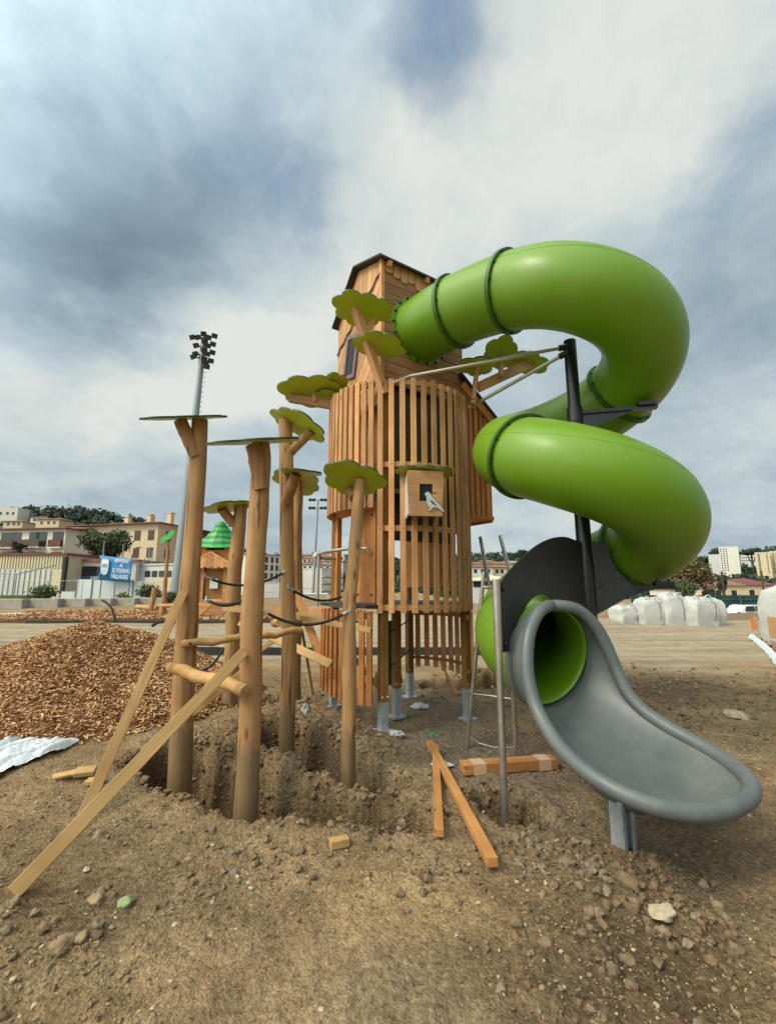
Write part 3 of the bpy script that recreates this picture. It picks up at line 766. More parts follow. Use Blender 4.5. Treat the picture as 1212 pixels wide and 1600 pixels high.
    wn = b.build('window', M['violet'], T); b = MB(); b.prism([(-.11, -.24), (.11, -.24), (.11, .24), (-.11, .24)], .012, wf); b.build('opening', M['void'], wn)
    # roof
    b = MB(); ov = .11; t = .026
    def rp(r, l, z): return tw(r, l, z)
    sl = (zr - ze) / (D / 2); zl = ze - ov * sl; sf = (zr - zf) / (D / 2)
    for (la_, lb_, za, zb) in ((-ov, D / 2, zl, zr), (D / 2, D - .02 + .06, zr, zf - .04 * sf)):
        q = [rp(-.10, la_, za), rp(W + .12, la_, za), rp(W + .12, lb_, zb), rp(-.10, lb_, zb)]
        b.hexa(q, [p + V((0, 0, t)) for p in q])
    rf = b.build('roof', M['roofd'], T)
    b = MB()
    for r in (.06, .62, 1.18):
        b.beam(tw(r, -ov + .01, zl - .035), tw(r, .10, zl - .035 + (.10 + ov) * sl), .045, .06)
    b.build('rafter', M['larch'], rf)
    # bay at the right
    bz0 = 2.36
    b = MB()
    for k in range(5):
        b.rt(); p = tw(1.26 + .094 * k, .0, 0); zt = 4.10 - .085 * k * 1.05
        b.box((p.x, p.y, (bz0 + zt) / 2), (.062, .03, zt - bz0), m)
    bay = b.build('bay_slats', M['larch_o'], T, bevel=.003)
    b = MB(); p = tw(1.46, .40, bz0 + .025); b.box(p, (.54, .80, .05), m); p = tw(1.70, .40, 3.0); b.box(p, (.03, .78, 1.34), m); p = tw(1.46, .38, 3.05); b.box(p, (.46, .03, 1.4), m)
    b.build('bay_floor', M['larch_o'], bay)
    b = MB(); q = [tw(1.16, -.09, 4.20), tw(1.80, -.09, 3.70), tw(1.80, .85, 3.70), tw(1.16, .85, 4.20)]; b.hexa(q, [p + V((0, 0, .035)) for p in q]); b.build('bay_roof', M['roofd'], bay)
    b = MB(); b.beam(tw(1.20, -.05, 4.10), tw(1.78, -.05, 3.65), .03, .10); b.build('barge_board', M['larch_o'], bay)
    # decorative branches with leaf panels
    def branch(beams, discs, mat='larch'):
        root = None
        for p0, p1, w, h in beams:
            b = MB(); b.rt(); b.beam(p0, p1, w, h)
            o = b.build('branch', M[mat], root if root else T, bevel=.006)
            root = root or o
        for d in discs: leaf_disc('leaf_panel', parent=root, **d)
    Yt = 4.86
    branch([(at(601, 615, Yt), at(553, 477, Yt - .25), .085, .085), (at(573, 530, Yt - .12), at(584, 495, Yt - .12), .05, .06)],
           [dict(c=at(565, 483, Yt - .25), rx=.315, ry=.27, tilt_x=13, tilt_y=2, n=8, seed=1), dict(c=at(592, 539, Yt - .16), rx=.30, ry=.22, tilt_x=10, tilt_y=12, n=6, seed=3, ph=.4)], 'larchz')
    Yl = 5.55
    branch([(at(522, 634, Yl), at(452, 622, Yl - .1), .06, .105), (at(492, 628, Yl - .08), at(490, 606, Yl - .05), .05, .05)],
           [dict(c=at(484, 611, Yl - .1), rx=.36, ry=.31, tilt_x=20, tilt_y=-8, n=7, seed=2, rz=20), dict(c=at(524, 606, Yl), rx=.2, ry=.28, tilt_x=14, tilt_y=-12, n=6, seed=5), dict(c=at(512, 619, Yl - .02), rx=.2, ry=.14, tilt_x=12, tilt_y=0, n=6, seed=4)], 'larchx')
    Yr = 5.25
    branch([(at(738, 632, Yr), at(746, 568, Yr), .10, .05), (at(745, 606, Yr + .03), at(832, 566, Yr + .12), .045, .12), (at(783, 590, Yr + .02), at(781, 556, Yr + .02), .10, .045)],
           [dict(c=at(745, 572, Yr), rx=.21, ry=.22, tilt_x=8, tilt_y=4, n=6, seed=2), dict(c=at(783, 552, Yr + .05), rx=.23, ry=.28, tilt_x=14, tilt_y=6, n=6, seed=6), dict(c=at(828, 567, Yr + .12), rx=.22, ry=.2, tilt_x=18, tilt_y=14, n=6, seed=1)], 'larchx')
M['larchx2'] = wood('larch_wall_boards', (.40, .205, .09), 'x', var=.3, grain=.28)
# grain of the hut walls runs along RD (about 33 degrees): rotate the coordinates
for mm in (M['larchx2'],):
    mpn = [n for n in mm.node_tree.nodes if n.type == 'MAPPING']
    for n in mpn: n.vector_type = 'TEXTURE'; n.inputs['Rotation'].default_value = (0, 0, math.atan2(RD.y, RD.x)); s = n.inputs['Scale'].default_value; n.inputs['Scale'].default_value = (1 / s[0], 1 / s[1], 1 / s[2])
tower()

# nest box hung on the slats
def nest_box():
    a = -85; rad = V((math.cos(R_(a)), math.sin(R_(a)), 0)); rad = V((.10, -.995, 0)).normalized(); tan = V((-rad.y, rad.x, 0))
    c0 = arc(-75.5, RS + .02); Wd, Hh, Dp = .36, .46, .26
    o = c0 + V((0, 0, 2.22)); T = thing('nest_box', o, 'wooden nest box with green leaf roof and grey bird on the tower slats', 'nest box')
    def q(x, y, z): return o + tan * x + rad * y + V((0, 0, z))
    fw = Matrix.Translation(q(0, Dp - .03, 0)) @ Matrix((tan, V((0, 0, 1)), -rad)).transposed().to_4x4() @ Matrix.Rotation(R_(-7), 4, 'X')
    b = MB()
    pan = [[(-.19, .33), (-.19, .47), (.19, .47), (.19, .33)][::-1], [(-.175, .155), (-.06, .155), (-.06, .33), (-.19, .33)], [(.075, .155), (.183, .155), (.19, .33), (.075, .33)], [(-.155, 0), (.178, 0), (.183, .155), (-.175, .155)]]
    for pl in pan: b.rt(); b.prism(pl, .024, fw)
    b.build('front_panel', M['larchx'], T, bevel=.003)
    b = MB(); b.prism([(-.06, .155), (.075, .155), (.075, .33), (-.06, .33)], .006, fw @ Matrix.Translation((0, 0, .012))); b.build('entrance_hole', M['void'], T)
    for x in (-.165, .165):
        b = MB(); b.rt(); b.hexa([q(x - .01, .0, .0), q(x + .01, .0, .0), q(x + .01, Dp - .05, .02), q(x - .01, Dp - .05, .02)][::-1], [q(x - .01, .0, .46), q(x + .01, .0, .46), q(x + .01, Dp - .01, .46), q(x - .01, Dp - .01, .46)][::-1])
        b.build('side_panel', M['greywall'], T)
    leaf_disc('leaf_roof', q(0.02, .14, .485), .29, .26, 4, 5, 0, 7, .3, T, 2)
    bird = [(-.052, .115), (-.045, .128), (-.028, .140), (-.010, .134), (.004, .118), (.016, .090), (.050, .050), (.085, .015), (.118, -.030), (.112, -.040), (.080, -.012), (.050, .002), (.020, -.002), (.006, -.020), (-.008, -.032), (-.022, -.024), (-.010, -.018), (.0, -.002), (-.022, .012), (-.034, .050), (-.034, .085), (-.040, .105)]
    b = MB(); b.em = 1; b.prism([(x * 1.2 + .05, y * 1.15 + .09) for x, y in bird], .012, fw @ Matrix.Translation((0, 0, -.02)))
    bd = b.build('bird', [M['bird'], M['edge']], T)
    b = MB(); b.prism([(x + .05, y + .09) for x, y in ((-.005, .085), (.03, .055), (.065, .02), (.04, .03), (.012, .05))], .004, fw @ Matrix.Translation((0, 0, -.029)))
    b.build('wing_line', M['black'], bd)
nest_box()

# ------------------------------------------------------------------ tube slide
def slide():
    C = V((1.958, 4.546, 0)); a = V((.3955, .918, 0)); bb = V((.918, -.3955, 0)); R = SL['R']; TR_ = SL['tr']
    T = thing('tube_slide', (C.x, C.y, 0), 'bright green spiral tube slide with a grey exit chute, wound round a black pole', 'slide')
    def hel(ph): 
        p = C + (a * -math.cos(R_(ph)) + bb * math.sin(R_(ph))) * R
        return V((p.x, p.y, SL['z0'] - (ph - SL['p0']) * math.pi / 180 * SL['k']))
    Wp = tw(.56, .0, SL['wz']); H0 = hel(SL['p0'])
    path = []; flags = []
    def bez(p0, t0, p1, t1, n):
        out = []
        for i in range(n + 1):
            s = i / n; out.append(p0 * (1 - s) ** 3 + (p0 + t0) * 3 * s * (1 - s) ** 2 + (p1 - t1) * 3 * s * s * (1 - s) + p1 * s ** 3)
        return out
    hd0 = (hel(SL['p0'] + 1) - H0).normalized()
    L = (H0 - Wp).length
    lead = bez(Wp, V((.543, -.84, -.05)) * L * .33, H0, hd0 * L * .33, 36)
    cuts = [0, int(36 * .40), int(36 * SL['c2'])]
    path += lead[:-1]
    base = len(path); phs = np.arange(SL['p0'], SL['p1'] + .1, 4.0)
    for p in phs: path.append(hel(p))
    for cph in SL['rings']: cuts.append(base + int((cph - SL['p0']) / 4))
    E = hel(SL['p1']); hdE = (hel(SL['p1']) - hel(SL['p1'] - 1)).normalized()
    X = SL['exit']; hx = SL['exh']; LE = (X - E).length
    tail = bez(E, hdE * LE * .36, X, hx * LE * .36, 20)[1:]; path += tail
    cuts.append(len(path) - 1)
    def ring(i, name, mat, r, w, parent, bolts=14):
        p = path[i]; t = (path[min(i + 1, len(path) - 1)] - path[max(i - 1, 0)]).normalized()
        b = MB(); b.tube([p - t * w, p - t * w * .98, p + t * w * .98, p + t * w], [TR_, r, r, TR_], 64, caps=False)
        u = t.cross(V((0, 0, 1))).normalized(); v = t.cross(u)
        b.m = 1
        for k in range(bolts):
            an = 2 * math.pi * k / bolts + .1
            for sg in (-1, 1): b.sphere(p + (u * math.cos(an) + v * math.sin(an)) * (TR_ + .014) + t * sg * (w + .006), .011, 6, 4)
        return b.build(name, [mat, M['blackbolt']], parent, smooth=True, angle=40)
    for s in range(len(cuts) - 1):
        b = MB(); b.tube(path[cuts[s]:cuts[s + 1] + 1], TR_, 64, caps=False)
        sec = b.build('tube_section', M['green'], T, smooth=True, angle=180)
        so = sec.modifiers.new('wall', 'SOLIDIFY'); so.thickness = .012; so.offset = -1
        b = MB(); sp = []
        for i in range(cuts[s], cuts[s + 1] + 1):
            tt = (path[min(i + 1, len(path) - 1)] - path[max(i - 1, 0)]).normalized(); o_ = tt.cross(V((0, 0, 1))).normalized(); sp.append(path[i] + (o_ * .86 + o_.cross(tt) * .5).normalized() * (TR_ - .001))
        b.tube(sp, .0035, 6); b.build('mould_seam', M['green'], sec, smooth=True)
        if s > 0: ring(cuts[s], 'flange', M['greend'], TR_ + .034, .021, sec)
        else:
            p = path[0]; t = (path[1] - path[0]).normalized(); n = -LD; 
            b = MB(); b.tube([Wp + n * .016, Wp + n * .03], [TR_ + .055] * 2, 64); b.build('wall_collar', M['green'], sec, smooth=True)
            u = n.cross(V((0, 0, 1))).normalized()
            for k in range(18):
                an = 2 * math.pi * k / 18; b = MB(); b.sphere(Wp + (u * math.cos(an) + V((0, 0, math.sin(an)))) * (TR_ + .035) + n * .034, .020, 8, 5)
                b.build('collar_bolt', M['blackbolt'], sec, smooth=True)
    # pole
    b = MB(); g = ground_z(C.x, C.y); b.tube([V((C.x, C.y, g - .1)), V((C.x, C.y, 3.34))], .072, 24); b.tube([V((C.x, C.y, 3.30)), V((C.x, C.y, 4.12))], .064, 24); b.tube([V((C.x, C.y, 3.36)), V((C.x, C.y, 3.20))], .078, 24)
    b.tube([V((C.x, C.y, 1.10)), V((C.x, C.y, 1.75))], .078, 24)
    pl = b.build('pole', M['pole'], T, smooth=True)
    def arm(ph, z, ln):
        d = (a * -math.cos(R_(ph)) + bb * math.sin(R_(ph)))
        p0 = V((C.x, C.y, z)); b = MB(); b.beam(p0 + d * .06, p0 + d * ln, .06, .035)
        side = d.cross(V((0, 0, 1)))
        b.prism([(.07, -.02), (.50 * ln / .7, -.02), (.07, -.20)], .012, Matrix.Translation(p0) @ Matrix((d, V((0, 0, 1)), -side)).transposed().to_4x4())
        b.box(p0 + d * (ln - .10) + V((0, 0, .035)), (.16, .12, .04), Matrix((d, side, V((0, 0, 1)))).transposed())
        for k in (-.05, .05): b.sphere(p0 + d * (ln - .1 + k) + V((0, 0, .06)), .018, 8, 5)
        return b.build('bracket_arm', M['pole'], T)
    arm(SL['a1'], SL['az1'], SL['al1']); arm(SL['a2'], SL['az2'], SL['al2'])
    # stays to the tower
    pt = V((C.x, C.y, 4.03))
    for p0, p1, p2 in ((pt + V((-.07, 0, .02)), at(640, 588, 4.85), at(610, 600, 4.84)), (pt + V((-.07, 0, -.06)), at(745, 630, 5.36), at(731, 637, 5.38))):
        b = MB(); b.tube([p0, p0.lerp(p1, .5), p1, p2], .021, 12); st = b.build('stay', M['steel'], T, smooth=True)
        b = MB(); d = (p1 - p0).normalized(); b.tube([p0 - d * .05, p0 + d * .05], .034, 12); b.build('stay_clamp', M['pole'], st, smooth=True)
    # black guard panels
    Cp = V((.82, 3.5, 0)); d = (C - Cp); Lp = d.length; d = d.normalized(); side = d.cross(V((0, 0, 1)))
    fm = Matrix.Translation(Cp) @ Matrix((d, V((0, 0, 1)), -side)).transposed().to_4x4()
    xc, zc, rc = SL['hole']
    top = []
    for i in range(25):
        s = i / 24; top.append((.045 + (Lp - .12) * s, 1.53 + .44 * math.sin(min(1, s * 1.25) * math.pi / 2) ** .9 - .03 * max(0, s - .8) * 5))
    hole = [(xc + rc * math.cos(R_(an)), zc + rc * math.sin(R_(an))) for an in range(-8, 176, 8)]
    left = [(.045, 1.06)]
    poly = top + [(Lp - .075, 1.12)] + [p for p in hole if .06 < p[0] < Lp - .08 and p[1] > 1.0] + [(xc - rc * .98, 1.02), (.045, 1.02)]
    b = MB(); b.prism(poly[::-1], .016, fm); b.build('guard_panel', M['black'], T)
    d2 = V((.75, -.28, 0)).normalized(); s2 = d2.cross(V((0, 0, 1))); f2 = Matrix.Translation(C) @ Matrix((d2, V((0, 0, 1)), -s2)).transposed().to_4x4()
    po = [(.075, 1.95), (.20, 1.93), (.23, 1.78), (.28, 1.66), (.36, 1.56), (.42, 1.50), (.42, 1.44), (.28, 1.36), (.075, 1.24)]
    b = MB(); b.prism(po[::-1], .016, f2); b.build('guard_panel', M['black'], T)
    for z in (1.08, 1.49): b = MB(); b.sphere(Cp + d * .075 - side * -.012 + V((0, 0, z)), .022, 10, 6); b.build('panel_fixing', M['blackbolt'], T)
    b = MB(); g = ground_z(Cp.x, Cp.y); b.tube([V((Cp.x, Cp.y, g - .15)), V((Cp.x, Cp.y, 1.05))], .026, 18); b.tube([V((Cp.x, Cp.y, 1.04)), V((Cp.x, Cp.y, 1.56))], .030, 18)
    b.build('panel_post', M['steel'], T, smooth=True)
    # exit chute
    h = V((hx.x, hx.y, 0)).normalized(); sd = V((h.y, -h.x, 0)); up = V((0, 0, 1))
    ST = SL['st']
    nu = 40; rows = []; rim = ([], [])
    fine = []
    for i in range(len(ST) - 1):
        n = 5
        for k in range(n):
            t = k / n; fine.append([ST[i][j] * (1 - t) + ST[i + 1][j] * t for j in range(5)])
    fine.append(list(ST[-1]))
    for it in range(2):
        f2_ = [list(q) for q in fine]
        for i in range(1, len(fine) - 1):
            for j in range(5): f2_[i][j] = (fine[i - 1][j] + 2 * fine[i][j] + fine[i + 1][j]) / 4
        fine = f2_
    P0 = V((X.x, X.y, 0))
    vs = []
    for s, zb, aa, H, w in fine:
        A = aa * math.pi
        for k in range(nu + 1):
            u = -1 + 2 * k / nu
            x = w * math.sin(A * u) / (1 if A > math.pi / 2 else math.sin(A))
            z = H * (1 - math.cos(A * u)) / (1 - math.cos(A))
            lean = SL['lean'] * z * max(0, min(1, 1.15 - s / .34))
            vs.append(P0 + h * (s + lean) + sd * x + up * (zb + z))
    n = len(fine); fs = [(i * (nu + 1) + k, i * (nu + 1) + k + 1, (i + 1) * (nu + 1) + k + 1, (i + 1) * (nu + 1) + k) for i in range(n - 1) for k in range(nu)]
    b = MB(); b.add(vs, fs); ch = b.build('exit_chute', M['grey'], T, smooth=True, angle=180)
    so = ch.modifiers.new('wall', 'SOLIDIFY'); so.thickness = .02; so.offset = 0
    lr = [vs[i * (nu + 1)] for i in range(n)]; rr = [vs[i * (nu + 1) + nu] for i in range(n)]
    tip = [vs[(n - 1) * (nu + 1) + k] for k in range(nu + 1)]
    loop = lr + rr[::-1]
    # resample evenly and smooth
    def resample(pts, m):
        d_ = [0]
        for i in range(1, len(pts)): d_.append(d_[-1] + (pts[i] - pts[i - 1]).length)
        out = []; j = 0
        for i in range(m):
            t = d_[-1] * i / (m - 1)
            while j < len(pts) - 2 and d_[j + 1] < t: j += 1
            f = (t - d_[j]) / max(1e-9, d_[j + 1] - d_[j]); out.append(pts[j].lerp(pts[j + 1], min(1, f)))
        return out
    loop = resample(loop, 130)
    for it in range(3): loop = [loop[0]] + [(loop[i - 1] + loop[i] * 2 + loop[i + 1]) / 4 for i in range(1, len(loop) - 1)] + [loop[-1]]
    b = MB(); b.tube(loop, .047, 18, caps=True); b.build('rolled_rim', M['grey'], ch, smooth=True, angle=180)
    # ring joining chute and tube, under-belly skirt
    b = MB(); b.tube([X - hx * .06, X - hx * .03, X + h * .02], [TR_ + .02, TR_ + .035, TR_ + .03], 48, caps=False); b.build('joint_ring', M['grey'], ch, smooth=True, angle=180)
    # shallow ridges worn into the run-out
    for k in (-.10, 0, .10):
        pts = []
        for i in range(int(n * .62), n - 4):
            s, zb, aa, H, w = fine[i]; A = aa * math.pi; u = math.asin(max(-1, min(1, k / w * math.sin(min(A, math.pi / 2))))) / A
            pts.append(P0 + h * s + sd * k + up * (zb + H * (1 - math.cos(A * u)) / (1 - math.cos(A)) + .006))
        b = MB(); b.tube(pts, [.010 * math.sin(math.pi * (i + .5) / len(pts)) ** .5 for i in range(len(pts))], 8); b.build('ridge', M['grey'], ch, smooth=True, angle=180)
    sk = []
    b = MB(); sf = SL['foot']; g = ground_z(sf.x, sf.y)
    ringv = []
    for lev, (k, z) in enumerate(((1.0, .0), (.86, -.12), (.66, -.175), (.0, -.18))):
        for q in range(24):
            an = 2 * math.pi * q / 24; pc = P0 + h * (SL['bs'] + .34 * k * math.cos(an)) + sd * (-.02 + .28 * k * math.sin(an))
            ringv.append(V((pc.x, pc.y, SL['bz'] + z - .13 * math.cos(an) * k)))
    b.add(ringv, [(l * 24 + q, l * 24 + (q + 1) % 24, (l + 1) * 24 + (q + 1) % 24, (l + 1) * 24 + q) for l in range(3) for q in range(24)])
    b.build('under_skirt', M['grey'], ch, smooth=True, angle=180)
    b = MB(); mm = Matrix((sd, h, up)).transposed(); zt = SL['bz'] - .06
    b.box((sf.x, sf.y, (g - .12 + zt) / 2), (.105, .012, zt - g + .12), mm)
    for sgn in (-1, 1): b.box(V((sf.x, sf.y, (g - .12 + zt) / 2)) + sd * (.0535 * sgn), (.012, .085, zt - g + .12), mm)
    for sgn in (-1, 1): b.box(V((sf.x, sf.y, (g - .12 + zt) / 2)) + sd * (.04 * sgn) + h * .046, (.03, .01, zt - g + .12), mm)
    b.sphere(V((sf.x, sf.y, .12)) + sd * .0 - h * -.01, .012, 8, 5)
    b.build('chute_post', M['galv'], T, bevel=.002)
SL = dict(R=.68, tr=.385, z0=4.45, p0=-28.0, p1=630.0, k=.283, wz=4.64, c2=.86, rings=[136, 316, 496], exit=V((1.29, 3.76, .955)), exh=V((.41, -.89, -.22)).normalized(),
          a1=100, az1=3.30, al1=.78, a2=100, az2=1.50, al2=.78, hole=(.66, 1.03, .41), lean=.08, foot=V((1.46, 3.12, 0)), bs=.50, bz=.365,
          # s, bottom z, opening angle, rim height, half width
          st=[(-.03, .555, 1.0, .80, .40), (.02, .54, .95, .82, .412), (.07, .52, .84, .81, .435), (.13, .495, .71, .68, .45), (.20, .462, .58, .45, .45), (.29, .42, .49, .285, .45), (.41, .375, .44, .22, .47), (.58, .33, .41, .18, .51), (.75, .295, .385, .168, .53), (.90, .272, .375, .155, .522), (1.025, .258, .37, .14, .478), (1.112, .252, .365, .128, .42), (1.17, .254, .36, .113, .347), (1.212, .264, .355, .094, .26), (1.237, .282, .35, .073, .18), (1.25, .312, .35, .042, .085)])
slide()
# ------------------------------------------------------------------ log posts with leaf discs
def log_obj(name, pts, radii, mat, parent=None, seed=0, seg=26, sub=8, ends=True):
    P = []; Rr = []
    for i in range(len(pts) - 1):
        for k in range(sub):
            t = k / sub; q = V(pts[i]).lerp(V(pts[i + 1]), t); r = radii[i] * (1 - t) + radii[i + 1] * t
            w = V((noise.noise(V((q.z * .9, seed, 0))), noise.noise(V((q.z * .9, seed, 7))), 0)) * r * .28
            if ends and i == 0 and k == 0: w *= 1
            P.append(q + w); Rr.append(r * (1 + .09 * noise.noise(V((q.z * 2.6 + q.x, seed, 3)))))
    P.append(V(pts[-1])); Rr.append(radii[-1])
    b = MB(); b.rt(); b.tube(P, Rr, seg, jitter=.09)
    return b.build(name, M[mat], parent, smooth=True, angle=40)
GL = {}
def post(key, base, mids, top, r0, r1, limb, discs, label, limb_r=.07):
    zb = ground_z(base[0], base[1]) - .12
    T = thing('log_post', (base[0], base[1], zb + .12), label, 'post', 'peeled log posts with leaf tops')
    pts = [V((base[0], base[1], zb))] + [V(p) for p in mids] + [V(top)]
    n = len(pts); log_obj('trunk', pts, [r0 + (r1 - r0) * i / (n - 1) for i in range(n)], 'log', T, seed=base[0] * 9)
    if limb:
        for p0, p1, r in limb: log_obj('limb', [p0, (V(p0) + V(p1)) / 2, p1], [r, r, r * .96], 'logd', T, seed=base[1] * 5, ends=False)
    for d in discs: leaf_disc('leaf_top', parent=T, **d)
    b = MB(); GL[key] = T
    return T
Y1 = 4.13
post('p1', (-1.74, 4.13), [at(291, 1000, Y1), at(300, 850, Y1)], at(312, 656, Y1), .098, .072, [(at(307, 714, Y1 - .03), at(281, 656, Y1 - .10), .060)],
     [dict(c=at(288, 656, Y1 - .05) + V((0, 0, .02)), rx=.352, ry=.30, tilt_x=-19.2, tilt_y=-2.6, n=8, seed=1)], 'tall log post at the left whose grey leaf disc is seen edge on', .06)
Y2 = 3.62
post('p2', (-1.02, 3.62), [at(394, 1000, Y2), at(401, 850, Y2)], at(408, 694, Y2), .088, .071, [(at(409, 764, Y2 - .05), at(395, 695, Y2 - .11), .062)],
     [dict(c=at(400, 692, Y2 - .06) + V((0, 0, .012)), rx=.355, ry=.32, tilt_x=-15.8, tilt_y=-3.6, n=7, seed=2)], 'nearest log post in the trench, with a thin edge-on grey disc on top')
Y3 = 4.68
post('p3', (-.96, 4.68), [at(451, 1000, Y3), at(449, 820, Y3)], at(446, 645, Y3), .077, .070, [(at(452, 708, Y3), at(486, 674, Y3 - .04), .053), (at(446, 786, Y3 - .08), at(463, 741, Y3 - .20), .055)],
     [dict(c=at(466, 663, Y3 - .03), rx=.335, ry=.28, tilt_x=12, tilt_y=27, n=7, seed=3), dict(c=at(470, 738, Y3 - .18), rx=.235, ry=.2, tilt_x=-6, tilt_y=5, n=6, seed=4)], 'log post with two green discs, the top one sloping down to the right')
Y4 = 6.17
post('p4', (-1.18, 6.17), [at(462, 950, Y4), at(464, 850, Y4)], at(467, 745, Y4), .084, .080, [],
     [dict(c=at(464, 753, Y4 + .0), rx=.36, ry=.34, tilt_x=16, tilt_y=6, n=7, seed=5)], 'log post half hidden behind the one with two discs')
Y5 = 6.19
post('p5', (-2.02, 6.12), [at(363, 1000, Y5), at(366, 890, Y5)], at(378, 786, Y5), .098, .090, [(at(367, 820, Y5 - .02), at(347, 795, Y5 - .1), .065)],
     [dict(c=at(358, 792, Y5 - .05), rx=.36, ry=.30, tilt_x=1, tilt_y=-12, n=6, seed=6)], 'shorter log post with its green disc tipped left, before the toy house')
Y6 = 3.91
post('p6', (-.315, 3.91), [at(545, 1080, Y6), at(546, 940, Y6), at(554, 850, Y6)], at(562, 750, Y6), .060, .050, [(at(553, 778, Y6 + .0), at(543, 765, Y6 + .12), .045)],
     [dict(c=at(552, 748, Y6 + .02), rx=.265, ry=.25, tilt_x=26, tilt_y=2, n=7, seed=7, ph=.3)], 'slim crooked log post standing right in front of the wooden tower')

def rung(p0, p1, r, label, bolt=True):
    o = thing('log_rung', p0, label, 'log rung', 'logs between the posts')
    n = 5; pts = [V(p0).lerp(V(p1), i / n) + V((0, 0, .012 * math.sin(i * 2.2))) for i in range(n + 1)]
    b = MB(); b.rt(); P = []; 
    for i in range(n):
        for k in range(4): P.append(pts[i].lerp(pts[i + 1], k / 4))
    P.append(pts[-1]); b.tube(P, [r * (1 + .07 * math.sin(i * 1.7)) * (.9 if i in (0, len(P) - 1) else 1) for i in range(len(P))], 20, jitter=.08)
    b.build('log', M['logx'], o, smooth=True, angle=40)
    if bolt:
        b = MB()
        for t in (.11, .87):
            q = V(p0).lerp(V(p1), t); d = (V((0, 0, 1.5)) - q).normalized(); b.sphere(q + d * r * .97, .012, 8, 5)
        b.build('bolt_hole', M['blackbolt'], o)
M['logx'] = wood('peeled_robinia_lying', (.52, .30, .12), 'x', var=.1, grain=.25)
rung(at(266, 1043, 3.92), at(383, 1077, 3.45), .047, 'thick short log fixed across the two front posts')
rung(at(284, 1007, 4.0), at(400, 994, 4.22), .032, 'thin log fixed between the tall left post and the nearest post')
rung(at(400, 997, 4.24), at(472, 983, 4.5), .030, 'thin log running from the nearest post to the sloping-disc post', False)
rung(at(428, 974, 6.3), at(436, 972, 5.4), .045, 'round log end poking out beside the sloping-disc post', False)

# ropes with steel eyes
def rope(p0, p1, sag, label, e0=True, e1=True, r=.012):
    p0, p1 = V(p0), V(p1); T = thing('rope', p0, label, 'rope', 'black ropes between the posts')
    pts = [p0.lerp(p1, i / 18) - V((0, 0, sag * 4 * (i / 18) * (1 - i / 18))) for i in range(19)]
    b = MB(); b.tube(pts, r, 10); b.build('cord', M['rope'], T, smooth=True)
    for e, p, q in ((e0, p0, pts[2]), (e1, p1, pts[-3])):
        if not e: continue
        d = (q - p).normalized(); b = MB()
        b.box(p - d * .035 + V((0, 0, .01)), (.010, .022, .05)); b.tube([p - d * .04, p + d * .02], .009, 8); b.tube([p + d * .0, p + d * .035], .0135, 10)
        b.tube([p - d * .03 + V((math.cos(k) * .0, math.sin(k) * .015, math.cos(k) * .015)) for k in np.linspace(0, 6.28, 9)[:-1]], .004, 6, closed=True)
        b.build('steel_eye', M['galv'], T, smooth=True)
rope(at(325, 938, 4.1), at(393, 925, 5.9), .10, 'black rope looping from the tall left post to the short post behind', r=.013)
rope(at(325, 939, 4.1), at(395, 930, 3.72), .05, 'black rope from the tall left post to the nearest post', r=.012)
rope(at(326, 903, 4.3), at(446, 893, 4.62), .10, 'upper black rope from the tall left post to the sloping-disc post', True, True, .012)
rope(at(413, 955, 3.62), at(541, 957, 3.85), .10, 'black rope hanging from the nearest post to the slim crooked post', r=.012)
rope(at(455, 920, 4.62), at(537, 931, 5.0), .08, 'black rope from the sloping-disc post to the edge of the tower deck', r=.013)

# ------------------------------------------------------------------ props and planks
BR = 'planks propping the posts'
def gpt(x, y):
    z = 0
    for i in range(4): p = gp(x, y, z); z = ground_z(p.x, p.y)
    return V((p.x, p.y, z))
q = gpt(20, 1402); plank('prop_plank', q + V((0, 0, .02)), at(382, 1018, 3.52), .074, .03, M['pine'], 'longest pale plank propped from the lower left up to the nearest post', 'plank', BR, up=(.3, -1, .2))
q = gpt(130, 1275); plank('prop_plank', q, at(287, 925, 4.02), .074, .03, M['pine'], 'pale plank leaning steeply against the tall left post', 'plank', BR, up=(.4, -1, .1))
plank('prop_plank', at(270, 1138, 4.25), at(386, 1046, 3.78), .06, .026, M['pine'], 'pale plank partly hidden behind the longest plank', 'plank', BR, up=(.3, -1, .2))
plank('prop_plank', at(375, 972, 5.6), at(517, 1038, 4.95), .09, .03, M['pine'], 'plank sloping down to the right from the short post to the tower skirt', 'plank', BR, up=(.2, -1, .3))
plank('prop_plank', at(349, 949, 5.9), at(510, 967, 5.6), .085, .03, M['pine'], 'nearly level plank nailed across behind the log posts', 'plank', BR, up=(0, -1, .05))
plank('prop_plank', at(466, 965, 4.85), at(580, 985, 4.5), .055, .03, M['pine'], 'thin plank from the sloping-disc post across the skirt of the tower', 'plank', BR, up=(.1, -1, .05))
plank('prop_plank', at(462, 925, 6.0), at(506, 1040, 5.6), .10, .035, M['pineo'], 'reddish board slanting down behind the sloping-disc post', 'plank', BR, up=(.3, -1, .05))
plank('prop_plank', at(472, 985, 6.2), gpt(489, 1085), .035, .03, M['pine'], 'thin stake slanting down beside the hidden post', 'plank', BR, up=(.3, -1, .05))
plank('prop_plank', at(405, 1018, 6.3), at(434, 996, 6.2), .06, .03, M['pine'], 'short end of a plank slanting up between the posts', 'plank', BR, up=(.2, -1, .3))
plank('prop_plank', at(531, 1000, 5.3), at(592, 1075, 5.15), .05, .03, M['logd'], 'dark stick slanting down inside the tower skirt', 'plank', BR, up=(.3, -1, .1))
plank('prop_plank', at(685, 1030, 6.9), at(714, 1085, 6.2), .035, .02, M['pineo'], 'narrow stick leaning under the right side of the tower', 'plank', BR, up=(.3, -1, .1))
